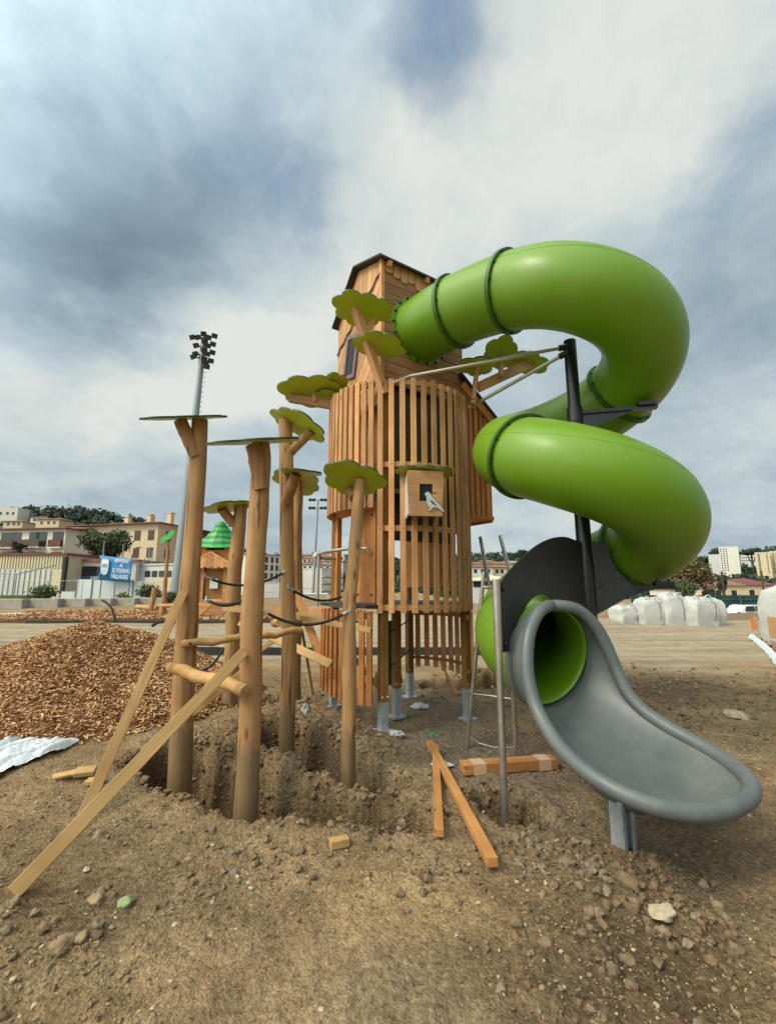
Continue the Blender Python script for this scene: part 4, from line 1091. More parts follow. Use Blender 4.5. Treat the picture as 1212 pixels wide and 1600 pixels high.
def lying(name, a, b, w, h, mat, label, cat, group=None):
    p, q = gpt(*a), gpt(*b)
    lift = max(ground_z(*(p.lerp(q, i / 20).xy)) - p.lerp(q, i / 20).z for i in range(21)); p = p + V((0, 0, lift)); q = q + V((0, 0, lift * .6))
    return plank(name, p + V((0, 0, h / 2 + .008)), q + V((0, 0, h / 2 + .008)), w, h, M[mat], label, cat, group)
lying('plank', (680, 1177), (686, 1311), .058, .045, 'pineo', 'shorter of the two loose planks on the ground before the tower', 'plank', 'loose planks on the ground')
lying('plank', (671, 1172), (770, 1366), .062, .05, 'pineo', 'longer loose plank on the ground, running towards the camera past the hole', 'plank', 'loose planks on the ground')
def bundle():
    p, q = gpt(727, 1216), gpt(874, 1205); T = thing('timber_bundle', (p + q) / 2, 'short bundle of squared timbers wrapped with clear tape beside the slide', 'timber')
    d = (q - p).normalized(); s = V((-d.y, d.x, 0)); L = (q - p).length; m = Matrix((d, s, V((0, 0, 1)))).transposed()
    for k in range(2):
        b = MB(); b.rt(); b.box((p + q) / 2 + s * (.045 + .062 * k) + V((0, 0, .05)), (L, .059, .08), m); b.build('timber', M['pinex'], T, bevel=.004)
    for t in (.16, .86):
        b = MB(); c = p.lerp(q, t) + s * .076 + V((0, 0, .05)); b.box(c + V((0, 0, .0415)), (.11, .126, .002), m); b.box(c - s * .0627, (.11, .002, .083), m); b.build('tape', M['tape'], T)
M['pinex'] = wood('sawn_larch_lying', (.56, .27, .09), 'x', var=.2)
M['tape'] = plain('pale_tape', (.60, .36, .21), .25, 0, .06)
bundle()
def block(x, y, size, rz, mat, label, tilt=0):
    p = gpt(x, y); b = MB(); b.rt(); b.box((0, 0, 0), size); o = b.build('wood_offcut', M[mat], bevel=.004)
    o.location = p + V((0, 0, size[2] / 2 + (.02 if tilt else 0))); o.rotation_euler = (R_(tilt), 0, R_(rz)); tag(o, label, 'offcut', 'wood offcuts')
block(530, 1322, (.11, .055, .045), 22, 'pine', 'small pale wood block lying before the long trench')
block(133, 1214, (.14, .11, .035), 20, 'pine', 'square offcut behind the crossed planks', 8)
block(103, 1217, (.17, .06, .02), 40, 'pine', 'thin offcut tilted on the ground left of the square offcut', 14)
block(148, 1228, (.12, .08, .03), 8, 'pine', 'offcut half hidden by the steep plank', 4)
# fallen log at the left edge
p = gpt(14, 1082); o = log_obj('log', [p + V((-.9, .25, .12)), p + V((-.4, .12, .10)), p + V((.07, 0, .08))], [.075, .075, .068], 'logx', None, 4); tag(o, 'log lying on the wood chips, cut by the left edge of the picture', 'log')

# crumpled plastic and white sheet
def crumple(x, y, r, mat, label, seed, sq=(1, .7, .6), cat='plastic bag', dz=0, name='plastic_bag'):
    p = gpt(x, y); b = MB(); vs, fs = ICO[3]; out = []
    for v in vs:
        k = 1 + .5 * noise.noise(v * 1.7 + V((seed, 0, 0))) + .25 * abs(noise.noise(v * 4 + V((0, seed, 0))))
        out.append(V((v.x * sq[0], v.y * sq[1], max(-.2, v.z) * sq[2])) * (r * k))
    b.add(out, fs); o = b.build(name, M[mat], smooth=True, angle=25); o.location = p + V((0, 0, .15 * r + dz)); tag(o, label, cat)
crumple(299, 1246, .055, 'plastic', 'crumpled clear plastic bag at the foot of the tall left post', 1, (.8, .7, 1))
crumple(618, 1252, .065, 'plastic', 'pale plastic scrap at the right end of the trench', 2, (1.2, .8, .5))
crumple(474, 1185, .07, 'plastic', 'crumpled plastic bag in the pit behind the posts', 3, (.7, .6, 1.1))
crumple(655, 1106, .08, 'white', 'white cloth rag under the tower', 4, (1.3, .7, .5), 'rag', name='rag')
crumple(998, 1270, .075, 'white', 'white torn sheet scrap under the grey chute', 5, (1.5, .5, .3), 'rag', name='rag')
crumple(690, 1196, .06, 'plastic', 'clear plastic scrap under the two loose planks', 7, (1.3, .8, .12))
def sheet():
    b = MB(); nx, ny = 70, 34; A, B_, Cc, D_ = gpt(-60, 1245), gpt(124, 1160), gpt(75, 1150), gpt(-60, 1190)
    vs = []
    for j in range(ny + 1):
        for i in range(nx + 1):
            s, t = i / nx, j / ny; p = (A.lerp(B_, s)).lerp(D_.lerp(Cc, s), t)
            w_ = t * 7 + .9 * noise.noise(V((s * 2.2, t * 2, 3))); f = .075 * abs(math.sin(w_ * 2.0)) ** .6 * (.6 + .6 * noise.noise(V((s * 3, t * 5, 8)))) 
            f *= min(1, 5 * (1 - s) + .15)
            ed = .10 * noise.noise(V((s * 7, 0, 1))) * (t > .9)
            vs.append(V((p.x, p.y + ed, ground_z(p.x, p.y) + .02 + f)))
    b.add(vs, [(j * (nx + 1) + i, j * (nx + 1) + i + 1, (j + 1) * (nx + 1) + i + 1, (j + 1) * (nx + 1) + i) for j in range(ny) for i in range(nx)])
    o = b.build('fabric_sheet', M['sheet'], smooth=True, angle=60); tag(o, 'creased white fabric sheet lying at the left edge below the wood chips', 'fabric sheet')
sheet()
# black pipe ends sticking out of the chips
def pipe(pts, r, label):
    b = MB(); pts = [V(p) for p in pts]; P = []
    for i in range(len(pts) - 1):
        for k in range(6):
            t = k / 6; a = pts[max(0, i - 1)]; c = pts[i]; d = pts[i + 1]; e = pts[min(len(pts) - 1, i + 2)]
            P.append(.5 * ((2 * c) + (d - a) * t + (2 * a - 5 * c + 4 * d - e) * t * t + (-a + 3 * c - 3 * d + e) * t ** 3))
    P.append(pts[-1]); b.tube(P, r, 10); o = b.build('conduit', M['rope'], smooth=True); tag(o, label, 'conduit', 'black conduits')
pipe([at(180, 972, 8.2), at(176, 953, 8.3), at(168, 943, 8.4), at(160, 938, 8.5)], .02, 'black conduit arching up from the top of the chip heap')
pipe([at(238, 978, 9.2), at(246, 973, 9.2), at(254, 971, 9.2)], .03, 'short black conduit on the ground right of the chip heap')
pipe([at(302, 1045, 5.6), at(318, 1047, 5.6), at(335, 1035, 5.6), at(350, 1013, 5.7)], .014, 'thin black cable curving up behind the tall left post')

# steel climbing poles left of the slide
def climb():
    T = thing('steel_climbing_frame', (.95, 4.6, 0), 'leaning grey steel poles with thin curved rungs between tower and slide', 'climbing frame')
    def pl(p0, p1, r, nm='pole'):
        b = MB(); b.tube([p0, p1], r, 14); b.build(nm, M['steel'], T, smooth=True)
    pl(gpt(728, 1168) - V((0, 0, .05)), at(756, 893, 4.55), .020)
    pl(gpt(806, 1184) - V((0, 0, .05)), at(800, 1060, 4.35), .022)
    pl(at(750, 840, 5.9), at(770, 950, 5.2), .024); pl(at(781, 838, 5.9), at(797, 900, 5.4), .024)
    def curve(pts, r):
        b = MB(); b.tube(pts, r, 8); b.build('rung', M['steel'], T, smooth=True)
    curve([at(734, 1152, 4.58), at(748, 1161, 4.45), at(770, 1167, 4.4), at(804, 1168, 4.38)], .006)
    curve([at(740, 1084, 4.58), at(766, 1087, 4.45), at(800, 1092, 4.36)], .006)
    curve([at(754, 917, 4.57), at(764, 918, 4.5), at(774, 917, 3.6)], .018)
    curve([at(744, 983, 4.58), at(760, 983, 5)], .006)
climb()
def spray(x, y, r, lab):
    p = gpt(x, y); b = MB(); vs, fs = ICO[1]
    for k in range(26):
        dx, dy = random.gauss(0, r * .5), random.gauss(0, r * .5); rr = random.uniform(.008, .02); q = (p.x + dx, p.y + dy)
        rock(b, (q[0], q[1], ground_z(*q) + .002), rr, k * 3.3, (1, .8, .35))
    o = b.build('painted_pebbles', M['spray'], smooth=True); tag(o, lab, 'paint mark', 'green paint marks')
spray(632, 1120, .07, 'green sprayed pebbles beside the middle steel foot of the tower'); spray(676, 1150, .05, 'green sprayed pebbles in front of the right steel foot of the tower')
# ------------------------------------------------------------------ far ground, hills, plants
def leaf_cloud(b, c, rad, n, size, sq=(1, 1, .8), seed=0, lump=.35):
    rg = random.Random(seed); c = V(c)
    for k in range(n):
        d = V((rg.gauss(0, 1), rg.gauss(0, 1), rg.gauss(0, 1))).normalized(); f = rg.random() ** .38
        f *= 1 + lump * noise.noise(d * 2.1 + V((seed, seed * .3, 0)))
        if noise.noise(d * 3.3 + V((0, seed, 5))) < -.32: continue
        p = c + V((d.x * sq[0], d.y * sq[1], d.z * sq[2])) * (rad * f)
        u = V((rg.gauss(0, 1), rg.gauss(0, 1), rg.gauss(0, 1))).normalized(); w = u.cross(d + V((.01, .02, 0))).normalized(); s = size * rg.uniform(.5, 1.3)
        b.tone = rg.random(); b.add([p - u * s, p + w * s * .7, p + u * s, p - w * s * .7], [(0, 1, 2, 3)])
def tree(name, base, height, crown_r, label, mat='foliage', group=None, n=2200, sq=(1, 1, .85), lobes=7, leaf=.16, seed=1, trunk_r=.16, crown_z=None, cat='tree'):
    base = V(base); T = thing(name, base, label, cat, group); rg = random.Random(seed); cz = crown_z or height - crown_r * sq[2]
    b = MB(); b.tube([base - V((0, 0, .3)), base + V((.05, 0, cz * .6)), base + V((0, 0, cz))], [trunk_r, trunk_r * .75, trunk_r * .4], 10)
    for k in range(6):
        a = k * 1.05; b.tube([base + V((0, 0, cz * .55)), base + V((math.cos(a) * crown_r * .35, math.sin(a) * crown_r * .35, cz * .85)), base + V((math.cos(a) * crown_r * .65, math.sin(a) * crown_r * .65, cz + crown_r * .25))], [trunk_r * .5, trunk_r * .3, trunk_r * .12], 7)
    b.build('trunk', M['bark'], T, smooth=True)
    b = MB()
    for k in range(lobes):
        a = 2 * math.pi * k / lobes + rg.random(); rr = crown_r * rg.uniform(.3, .6)
        c = base + V((math.cos(a) * rr, math.sin(a) * rr, cz + crown_r * sq[2] * rg.uniform(-.45, .55)))
        leaf_cloud(b, c, crown_r * rg.uniform(.38, .58), n // lobes, leaf, sq, seed * 13 + k)
    leaf_cloud(b, base + V((0, 0, cz)), crown_r * .7, n // 3, leaf, sq, seed * 7)
    b.build('crown', M[mat], T); return T
def bush(x, y, Y, r, label, mat='foliage', seed=1, n=900, sq=(1.1, 1, .8)):
    p = at(x, y, Y); b = MB()
    for k in range(4): leaf_cloud(b, p + V((random.uniform(-.4, .4) * r, random.uniform(-.3, .3) * r, r * .45 + random.uniform(-.2, .25) * r)), r * .72, n // 4, .075 + r * .03, sq, seed * 5 + k)
    o = b.build('shrub', M[mat]); tag(o, label, 'shrub')

def hill_h(x, y):
    r = math.hypot(x, y); a = math.degrees(math.atan2(x, y))
    left = 38 * math.exp(-((a + 36) / 15) ** 2); mid = 13 * math.exp(-((a + 6) / 17) ** 2) + 11 * math.exp(-((a - 15) / 10) ** 2)
    wr = math.exp(-((a - 42) / 16) ** 2); h = left + mid + 6 - 5 * wr
    return h * smooth01(115, 330, r) + wr * (2 * smooth01(115, 250, r) + 26 * smooth01(350, 500, r)) + 3 * noise.noise(V((x * .012, y * .012, 0))) * smooth01(110, 200, r) - 1.5
def hills():
    vs = []; na, nr = 150, 40
    for j in range(nr + 1):
        r = 105 + 700 * (j / nr) ** 1.5
        for i in range(na + 1):
            a = R_(-75 + 150 * i / na); x, y = r * math.sin(a), r * math.cos(a); vs.append((x, y, hill_h(x, y)))
    b = MB(); b.add(vs, [(j * (na + 1) + i, j * (na + 1) + i + 1, (j + 1) * (na + 1) + i + 1, (j + 1) * (na + 1) + i) for j in range(nr) for i in range(na)])
    o = b.build('hills', plain('hill_scrub', (.05, .07, .035), 1, 0, .4, .05), smooth=True, angle=180); struct(o, 'wooded hills on the horizon')
    rg = random.Random(3); b = MB(); k = 0
    while k < 4200:
        a = R_(rg.uniform(-52, 52)); r = 125 + 400 * rg.random() ** .9; x, y = r * math.sin(a), r * math.cos(a)
        if noise.noise(V((x * .02, y * .02, 4))) < -.28 + (.0 if r > 250 else .16): continue
        k += 1; s = rg.uniform(1.4, 3.8) * (.55 + r / 480); b.tone = rg.random()
        z = hill_h(x, y)
        leaf_cloud(b, (x, y, z + s * .7), s, 34, s * .30, (1, 1, .75), k, .4)
        rock(b, (x, y, z + s * .5), s * .62, k * 1.1, (1, 1, .8))
    o = b.build('hillside_wood', M['foliaged']); tag(o, 'dark green wood of pines and scrub covering the far hillsides', 'wood', kind='stuff')
    # umbrella pines that stand out on the ridges
    pines = [(70, 806, 250, 9, 'broad umbrella pine on the left skyline above the white villa'), (33, 798, 245, 8, 'darkest umbrella pine at the far left skyline'), (95, 803, 255, 8, 'right one of the pair of umbrella pines on the left skyline'), (122, 801, 260, 9, 'wide umbrella pine above the roof of the cream apartment block'),
             (1172, 858, 300, 9, 'flat topped umbrella pine on the right skyline behind the towers'), (1122, 856, 330, 10, 'umbrella pine rising left of the tall white tower'), (1205, 862, 300, 8, 'umbrella pine at the right edge of the skyline'), (815, 862, 240, 6, 'umbrella pine on the skyline beside the black guard panel'), (745, 877, 230, 6, 'umbrella pine on the skyline right beside the wooden tower'), (765, 880, 235, 5, 'small pine on the skyline between the steel poles')]
    for i, (px, py, Y, w, lab) in enumerate(pines):
        p = at(px, py, Y); g = hill_h(p.x, p.y); tree('umbrella_pine', (p.x, p.y, min(g, p.z - 6)), p.z - min(g, p.z - 6) + 1, w * .75, lab, 'foliaged', 'umbrella pines on the skyline', n=900, sq=(1, 1, .42), lobes=5, leaf=.9, seed=i + 2, trunk_r=.5)
hills()

# ------------------------------------------------------------------ buildings
def prism_house(name, label, o, ex, W, D, H, mat, roof, rh, wins=(), group=None, win_mat='glass', over=.4, cat='house', balc=()):
    """o = front left base corner, ex = unit vector along the front; depth runs away from the viewer"""
    o = V(o); ex = V((ex[0], ex[1], 0)).normalized(); ey = V((-ex.y, ex.x, 0)); m = Matrix((ex, ey, V((0, 0, 1)))).transposed()
    T = thing(name, o, label, cat, group)
    def q(x, y, z): return o + ex * x + ey * y + V((0, 0, z))
    b = MB(); b.box(q(W / 2, D / 2, H / 2 - 1.5), (W, D, H + 3), m); b.build('wall', M[mat], T)
    if roof:
        b = MB(); k = over; base = [q(-k, -k, H), q(W + k, -k, H), q(W + k, D + k, H), q(-k, D + k, H)]
        if rh < .5: b.hexa(base, [p + V((0, 0, rh)) for p in base])
        else:
            lo = [p + V((0, 0, .12)) for p in base]; ins = min(W, D) / 2
            r0, r1 = (q(ins, D / 2, H + rh), q(W - ins, D / 2, H + rh)) if W >= D else (q(W / 2, ins, H + rh), q(W / 2, D - ins, H + rh))
            b.add(base + lo + [r0, r1], [(3, 2, 1, 0), (0, 1, 5, 4), (1, 2, 6, 5), (2, 3, 7, 6), (3, 0, 4, 7)] + ([(4, 5, 9, 8), (5, 6, 9), (6, 7, 8, 9), (7, 4, 8)] if W >= D else [(4, 5, 8), (5, 6, 9, 8), (6, 7, 9), (7, 4, 8, 9)]))
        b.build('roof', M[roof], T)
    cache = {}
    for wdef in wins:
        side, x, z, w, h = wdef[:5]; kind = wdef[5] if len(wdef) > 5 else win_mat
        key = (side, w, h, kind)
        if key not in cache:
            b = MB(); sz = (w, .12, h) if side == 'f' else (.12, w, h); b.box(o, sz, m)
            cache[key] = b.build('window', M[kind], T).data; ob = [c for c in T.children][-1]
        else:
            ob = bpy.data.objects.new('window', cache[key]); COL.objects.link(ob); ob.parent = T
        p = ex * x + ey * 0 if side == 'f' else ex * W + ey * x
        ob.location = p + V((0, 0, z))
    for (x, z, w, dep, rail) in balc:
        b = MB(); b.box(q(x, -dep / 2, z), (w, dep, .18), m); b.build('balcony', M['whitewall'], T); bo = T.children[-1]
        b = MB(); b.box(q(x, -dep, z + .55), (w, .06, .9), m); bb_ = b.build('railing', M[rail], T)
    return T, q, m
def win_grid(side, xs, zs, w, h, kind='glass'): return [(side, x, z, w, h, kind) for z in zs for x in xs]

# cream apartment block
F0, F1 = at(106, 880, 66), at(243, 880, 62); F0.z = F1.z = 0; exA = (F1 - F0); WA = exA.length
Ha = 10.2
wins = [('f', x, z, 1.0, 1.35, 'shutter') for z in (8.6, 6.2, 3.6) for x in (WA * .78, WA * .93)] + [('f', WA * .62, z, 1.0, 1.35, 'shutter') for z in (8.7,)] + [('s', y, z, .95, 1.3, 'shutter') for z in (8.6, 6.1, 3.6, 1.8) for y in (2.0,)] + [('f', WA * x, z, 1.1, 1.9, 'glass') for z in (7.7, 5.0, 2.6) for x in (.12, .26)]
A, qa, ma = prism_house('apartment_block', 'cream apartment block with brown shutters and low terracotta roof behind the bushy tree', F0, exA, WA, 12, Ha, 'cream', 'tile', 1.1, wins, None, 'shutter', .7, 'building', [(WA * .2, 6.6, 4.2, 1.3, 'greywall'), (WA * .2, 3.9, 4.2, 1.3, 'greywall')])
for i, (x, y) in enumerate(((.33, 5), (.55, 6), (.66, 4), (.93, 3.4), (.95, 9))):
    b = MB(); b.box(qa(WA * x, y, Ha + 1.1), (.7, .7, 1.7), ma); b.box(qa(WA * x, y, Ha + 2.0), (.9, .9, .12), ma); b.build('chimney', M['cream'], A)
for z in (8.0, 5.5, 3.0):
    b = MB(); b.box(qa(WA + .6, 8, z), (1.2, 7.5, .2), ma); b.box(qa(WA + 1.2, 8, z + .5), (.06, 7.5, .9), ma); b.build('balcony', M['whitewall'], A)
    b = MB(); b.box(qa(WA + .04, 8, z + 1.3), (.06, 6.5, 1.9), ma); b.build('loggia_opening', M['shutter'], A)
b = MB(); b.box(qa(WA + .5, 4.0, Ha / 2 - 1.5), (1.0, .3, Ha + .5), ma); b.build('pilaster', M['creamd'], A)
# white terrace with balconies at far left
F0, F1 = at(-60, 880, 60), at(98, 880, 58); F0.z = F1.z = 0; ex = F1 - F0; W = ex.length
bx = [W * .17, W * .47, W * .72]
wins = [('f', x, z, 1.5, 1.9, 'glass') for z in (7.6, 5.0) for x in [W * .2, W * .42, W * .52, W * .70, W * .77, W * .93]]
B, qb, mb = prism_house('terraced_house', 'white terrace of flats with dark red roof and balconies at the left edge', F0, ex, W, 9, 8.9, 'whitewall', 'redroof', .9, wins, None, 'glass', .5, 'building', [(W * .46, 6.5, 3.2, 1.1, 'shutter'), (W * .72, 6.5, 3.0, 1.1, 'shutter'), (W * .93, 6.5, 1.8, .5, 'redroof'), (W * .46, 4.0, 4.2, 1.3, 'redroof'), (W * .75, 4.0, 4.2, 1.3, 'redroof'), (W * .17, 6.5, 4, 1.1, 'shutter')])
# infill block between the terrace and the apartments
F0, F1 = at(97, 880, 64), at(122, 880, 64); F0.z = F1.z = 0; ex = F1 - F0
prism_house('infill_flats', 'narrow ochre block with stacked balconies between the white terrace and the cream block', F0, ex, ex.length + 1, 8, 9.6, 'creamd', 'tile', .6, [('f', 1.1, z, 1.4, 1.9, 'glass') for z in (8.0, 5.6, 3.2)], None, 'glass', .4, 'building', [(1.2, z, 2.6, 1.0, 'greywall') for z in (6.9, 4.5)])
# sheds
def ribbed(b, q, m, x0, x1, z0, z1, y, step=.28, d=.05):
    x = x0
    while x < x1: b.rt(); b.box(q(x + step / 4, y - d / 2, (z0 + z1) / 2), (step / 2, d, z1 - z0), m); x += step
F0, F1 = at(-70, 920, 42), at(99, 920, 41); F0.z = F1.z = 0; ex = F1 - F0; W = ex.length
S, qs, ms = prism_house('ribbed_shed', 'long shed with cream ribbed fascia and pale blue sliding sheets at the left', F0, ex, W, 8, 4.35, 'shed', 'redroof', .2, (), None, 'glass', .2, 'shed')
b = MB(); ribbed(b, qs, ms, 0, W, 3.2, 4.3, -.02); b.build('fascia', M['shed'], S)
b = MB(); ribbed(b, qs, ms, 0, W - 1.5, .1, 3.1, -.03, .5); b.build('sheet_panel', M['shedw'], S)
b = MB(); b.box(qs(W + .08, -.15, 1.9), (.28, .3, 4.6), ms); b.build('gutter_pipe', M['roofd'], S)
F0, F1 = at(99, 920, 43), at(210, 920, 43); F0.z = F1.z = 0; ex = F1 - F0; W = ex.length
S, qs, ms = prism_house('dark_garage', 'low dark garage with blue door behind the white hoarding', F0, ex, W, 8, 3.9, 'greywall', 'tile', .2, [('f', W * .45, 3.0, W * .8, .9, 'glass'), ('f', W * .2, 1.5, 2.2, 2.2, 'bluew')], None, 'glass', .2, 'shed')
F0, F1 = at(209, 920, 44), at(283, 920, 42); F0.z = F1.z = 0; ex = F1 - F0; W = ex.length
S, qs, ms = prism_house('yellow_shed', 'low pale yellow shed with a row of small dark windows right of the banner', F0, ex, W, 7, 3.55, 'greywall', 'greywall', .15, [('f', W * x, 2.75, .62, .55, 'glass') for x in (.28, .43, .58, .73, .88)], None, 'glass', .1, 'shed')
b = MB(); b.box(qs(W * .62, -.04, 1.2), (W * .74, .05, 2.3), ms); b.build('yellow_panel', M['shed'], S)

# hoarding panels and mesh fences
def hoard(x0, x1, Y, z0, z1, lab):
    a, c = at(x0, 930, Y), at(x1, 930, Y); m = Matrix.Identity(3); T = thing('hoarding_panel', (a.x, Y, z0), lab, 'hoarding', 'white hoarding panels')
    b = MB(); b.box(((a.x + c.x) / 2, Y, (z0 + z1) / 2), (c.x - a.x - .06, .05, z1 - z0)); b.build('sheet', M['hoard'], T)
    b = MB()
    for x in (a.x, c.x): b.box((x, Y - .05, (z0 + z1) / 2), (.06, .06, z1 - z0 + .1))
    b.build('frame_post', M['mast'], T)
hoard(94, 118, 38.5, -.1, 1.15, 'low white hoarding panel under the blue garage door'); hoard(119, 143, 38, -.1, 2.15, 'white hoarding panel directly left of the banner'); hoard(143.5, 207, 38, -.1, 2.1, 'widest white hoarding panel under the blue banner'); hoard(208, 222, 38, -.1, 1.95, 'narrow white hoarding panel right of the banner')
def meshfence(x0, x1, Y, h, lab, sp=.22, name='mesh_fence', group='temporary mesh fences', zb=0.0, r=.022):
    a, c = at(x0, 930, Y), at(x1, 930, Y); T = thing(name, (a.x, Y, zb), lab, 'fence', group); z0 = zb + .12
    b = MB(); b.tube([(a.x, Y, z0 - .1), (a.x, Y, zb + h), (c.x, Y, zb + h), (c.x, Y, z0 - .1)], r, 6); b.tube([(a.x, Y, z0), (c.x, Y, z0)], r, 6); b.build('frame', M['mast'], T)
    b = MB(); x = a.x + sp
    while x < c.x: b.tube([(x, Y, z0), (x, Y, zb + h)], .005, 4, caps=False); x += sp
    z = z0 + .3
    while z < zb + h: b.tube([(a.x, Y, z), (c.x, Y, z)], .005, 4, caps=False); z += .4
    b.build('wire_infill', M['mast'], T)
meshfence(-40, 22, 36, 2.15, 'mesh fence panel cut by the left edge'); meshfence(23, 72, 36, 2.0, 'mesh fence panel behind the round shrub'); meshfence(74, 128, 36, 2.0, 'mesh fence panel in front of the blue garage door'); meshfence(213, 282, 37, 1.95, 'mesh fence panel in front of the yellow shed')
meshfence(8, 56, 34, .85, 'low crowd barrier standing behind the concrete blocks at left', .16, 'crowd_barrier', None, .1, .02)
# pipe goal frame against the shed
def goal(T, pts, r, mat, nm='frame'):
    b = MB(); b.tube(pts, r, 8); b.build(nm, M[mat], T, smooth=False)
g0, g1, g2 = at(24, 940, 37), at(27, 897, 37), at(88, 883, 40); T = thing('pipe_frame', (g0.x, 37, 0), 'grey pipe goal frame leaning before the pale blue sheets', 'goal frame')
goal(T, [(g0.x - .2, 37, -.1), g1, g2], .05, 'mast'); goal(T, [g1, at(-30, 893, 37)], .05, 'mast'); goal(T, [at(26, 902, 37), at(-30, 899, 37)], .03, 'mast')

# banner
def banner():
    Y = 37.4; P = lambda x, y: at(x, y, Y)
    c = [P(151.5, 906), P(203.5, 910), P(208, 874), P(155.5, 867.5)]
    T = thing('banner', (c[0].x, Y, 0), 'blue club banner with white crest and lettering above the white hoarding', 'banner')
    for p in c: p.y = Y
    # slightly curling left edge
    b = MB(); n = 14; vs = []
    for i in range(n + 1):
        t = i / n; lo, hi = c[0].lerp(c[1], t), c[3].lerp(c[2], t); wv = .06 * math.sin(t * 5)
        for k in range(7):
            s = k / 6; p = lo.lerp(hi, s); p.y += wv + .02; p.x += .25 * math.sin(s * math.pi) * (1 - t) ** 6
            vs.append(p)
    f = [(i * 7 + k, (i + 1) * 7 + k, (i + 1) * 7 + k + 1, i * 7 + k + 1) for i in range(n) for k in range(6)]
    b.add(vs, f); o = b.build('cloth', M['blue'], T, smooth=True); o.modifiers.new('t', 'SOLIDIFY').thickness = .01
    ux = (c[1] - c[0]); uy = (c[3] - c[0])
    def uv(u, v): p = c[0] + ux * u + uy * v + (c[2] - c[1] - uy) * (u * v); return V((p.x, Y - .075, p.z))
    def poly(nm, pts, mat, dy=0):
        b = MB(); q = [uv(*p) + V((0, -dy, 0)) for p in pts]; q2 = [p + V((0, .008, 0)) for p in q]; n = len(q)
        b.add(q + q2, [tuple(range(n)), tuple(range(2 * n - 1, n - 1, -1))] + [(i, (i + 1) % n, n + (i + 1) % n, n + i) for i in range(n)]); return b.build(nm, M[mat], cr)
    cr = poly_root = thing('crest', (0, 0, 0), None, None); cr.parent = T; cr['_o'] = T['_o']
    sh = [(.10, .86), (.17, .90), (.25, .90), (.32, .86), (.33, .6), (.32, .36), (.27, .25), (.215, .2), (.15, .25), (.10, .36), (.09, .6)]
    poly('shield', sh, 'lblue'); poly('shield_band', [(.115, .84), (.30, .84), (.31, .68), (.11, .68)], 'letter', .01)
    poly('shield_figure', [(.14, .62), (.21, .67), (.29, .62), (.28, .54), (.21, .58), (.15, .54)], 'mast', .01)
    for k in range(4):
        x = .125 + .045 * k; poly('shield_stripe', [(x, .5), (x + .025, .5), (x + .035, .27), (x + .018, .27)], 'letter', .01)
    poly('ribbon', [(.08, .16), (.12, .26), (.16, .215), (.27, .215), (.31, .26), (.36, .16), (.33, .11), (.29, .16), (.15, .16), (.11, .11)], 'navy', .012)
    for line, u, v, h in (('BIENVENUE', .70, .80, .135), ('AU', .70, .615, .12), ('SC FOURNAS', .71, .37, .155), ('VALLAURIS', .69, .12, .155)):
        cu = bpy.data.curves.new('lettering', 'FONT'); cu.body = line; cu.align_x = 'CENTER'; cu.size = 1; cu.extrude = .01; cu.offset = .008
        ob = bpy.data.objects.new('tmp', cu); COL.objects.link(ob); dg = bpy.context.evaluated_depsgraph_get(); dg.update(); me = bpy.data.meshes.new_from_object(ob.evaluated_get(dg)); bpy.data.objects.remove(ob)
        xs = [v_.co.x for v_ in me.vertices]; wd = max(xs) - min(xs); tgt = {'BIENVENUE': .42, 'AU': .09, 'SC FOURNAS': .53, 'VALLAURIS': .50}[line] * ux.length
        hh = h * uy.length * 1.15; sx = tgt / wd; ang = math.atan2(ux.z, ux.x); p = uv(u, v)
        for v_ in me.vertices:
            x, y, z = v_.co.x * sx, v_.co.y * hh / .72, v_.co.z
            v_.co = V((p.x + x * math.cos(ang), p.y - z - .01, p.z + x * math.sin(ang) + y)) - V(T['_o'])
        me.materials.clear(); me.materials.append(M['letter']); t = bpy.data.objects.new('lettering', me); COL.objects.link(t); t.parent = T; t['label'] = 'white lettering line'
    b = MB()
    for x in (158, 180, 202): p = P(x, 900); b.tube([(p.x, Y + .12, -.2), (p.x, Y + .12, P(x, 868).z + .1)], .05, 6)
    b.build('support_post', M['mast'], T)
banner()
# ------------------------------------------------------------------ left background furniture
bl = [(-12, 42, 947, 956, 'concrete block under the strip of grass at the far left'), (48, 97, 944, 954, 'concrete block in front of the round shrub'), (100, 139, 944, 951, 'concrete block right of the round shrub'), (144, 178, 942, 949, 'mossy concrete block before the white hoarding'), (180, 215, 941, 948, 'concrete block with a tuft of yellowish leaves'), (217, 262, 939, 946, 'concrete block under the dark shrub by the yellow shed')]
for i, (x0, x1, y0, y1, lab) in enumerate(bl):
    Y = 31 + (i * .6); a, c = at(x0, 945, Y), at(x1, 945, Y); b = MB(); b.box((0, 0, .32), (c.x - a.x, .8, .75)); o = b.build('concrete_block', M['concrete'], bevel=.04)
    o.location = ((a.x + c.x) / 2, Y, .05); tag(o, lab, 'concrete block', 'row of concrete blocks')
bush(70, 938, 32.3, .95, 'round dark green shrub standing behind the concrete blocks', 'foliage', 2)
bush(193, 938, 34.0, .5, 'small yellowish shrub before the white hoarding', 'foliagel', 3, 500)
bush(230, 934, 35, .9, 'wide green shrub before the yellow shed', 'foliage', 4); bush(250, 937, 34.6, .55, 'brownish shrub right of the wide green shrub', 'foliageb', 5, 500); bush(268, 936, 34, .5, 'small green shrub beside the tall floodlight mast', 'foliage', 6, 500)
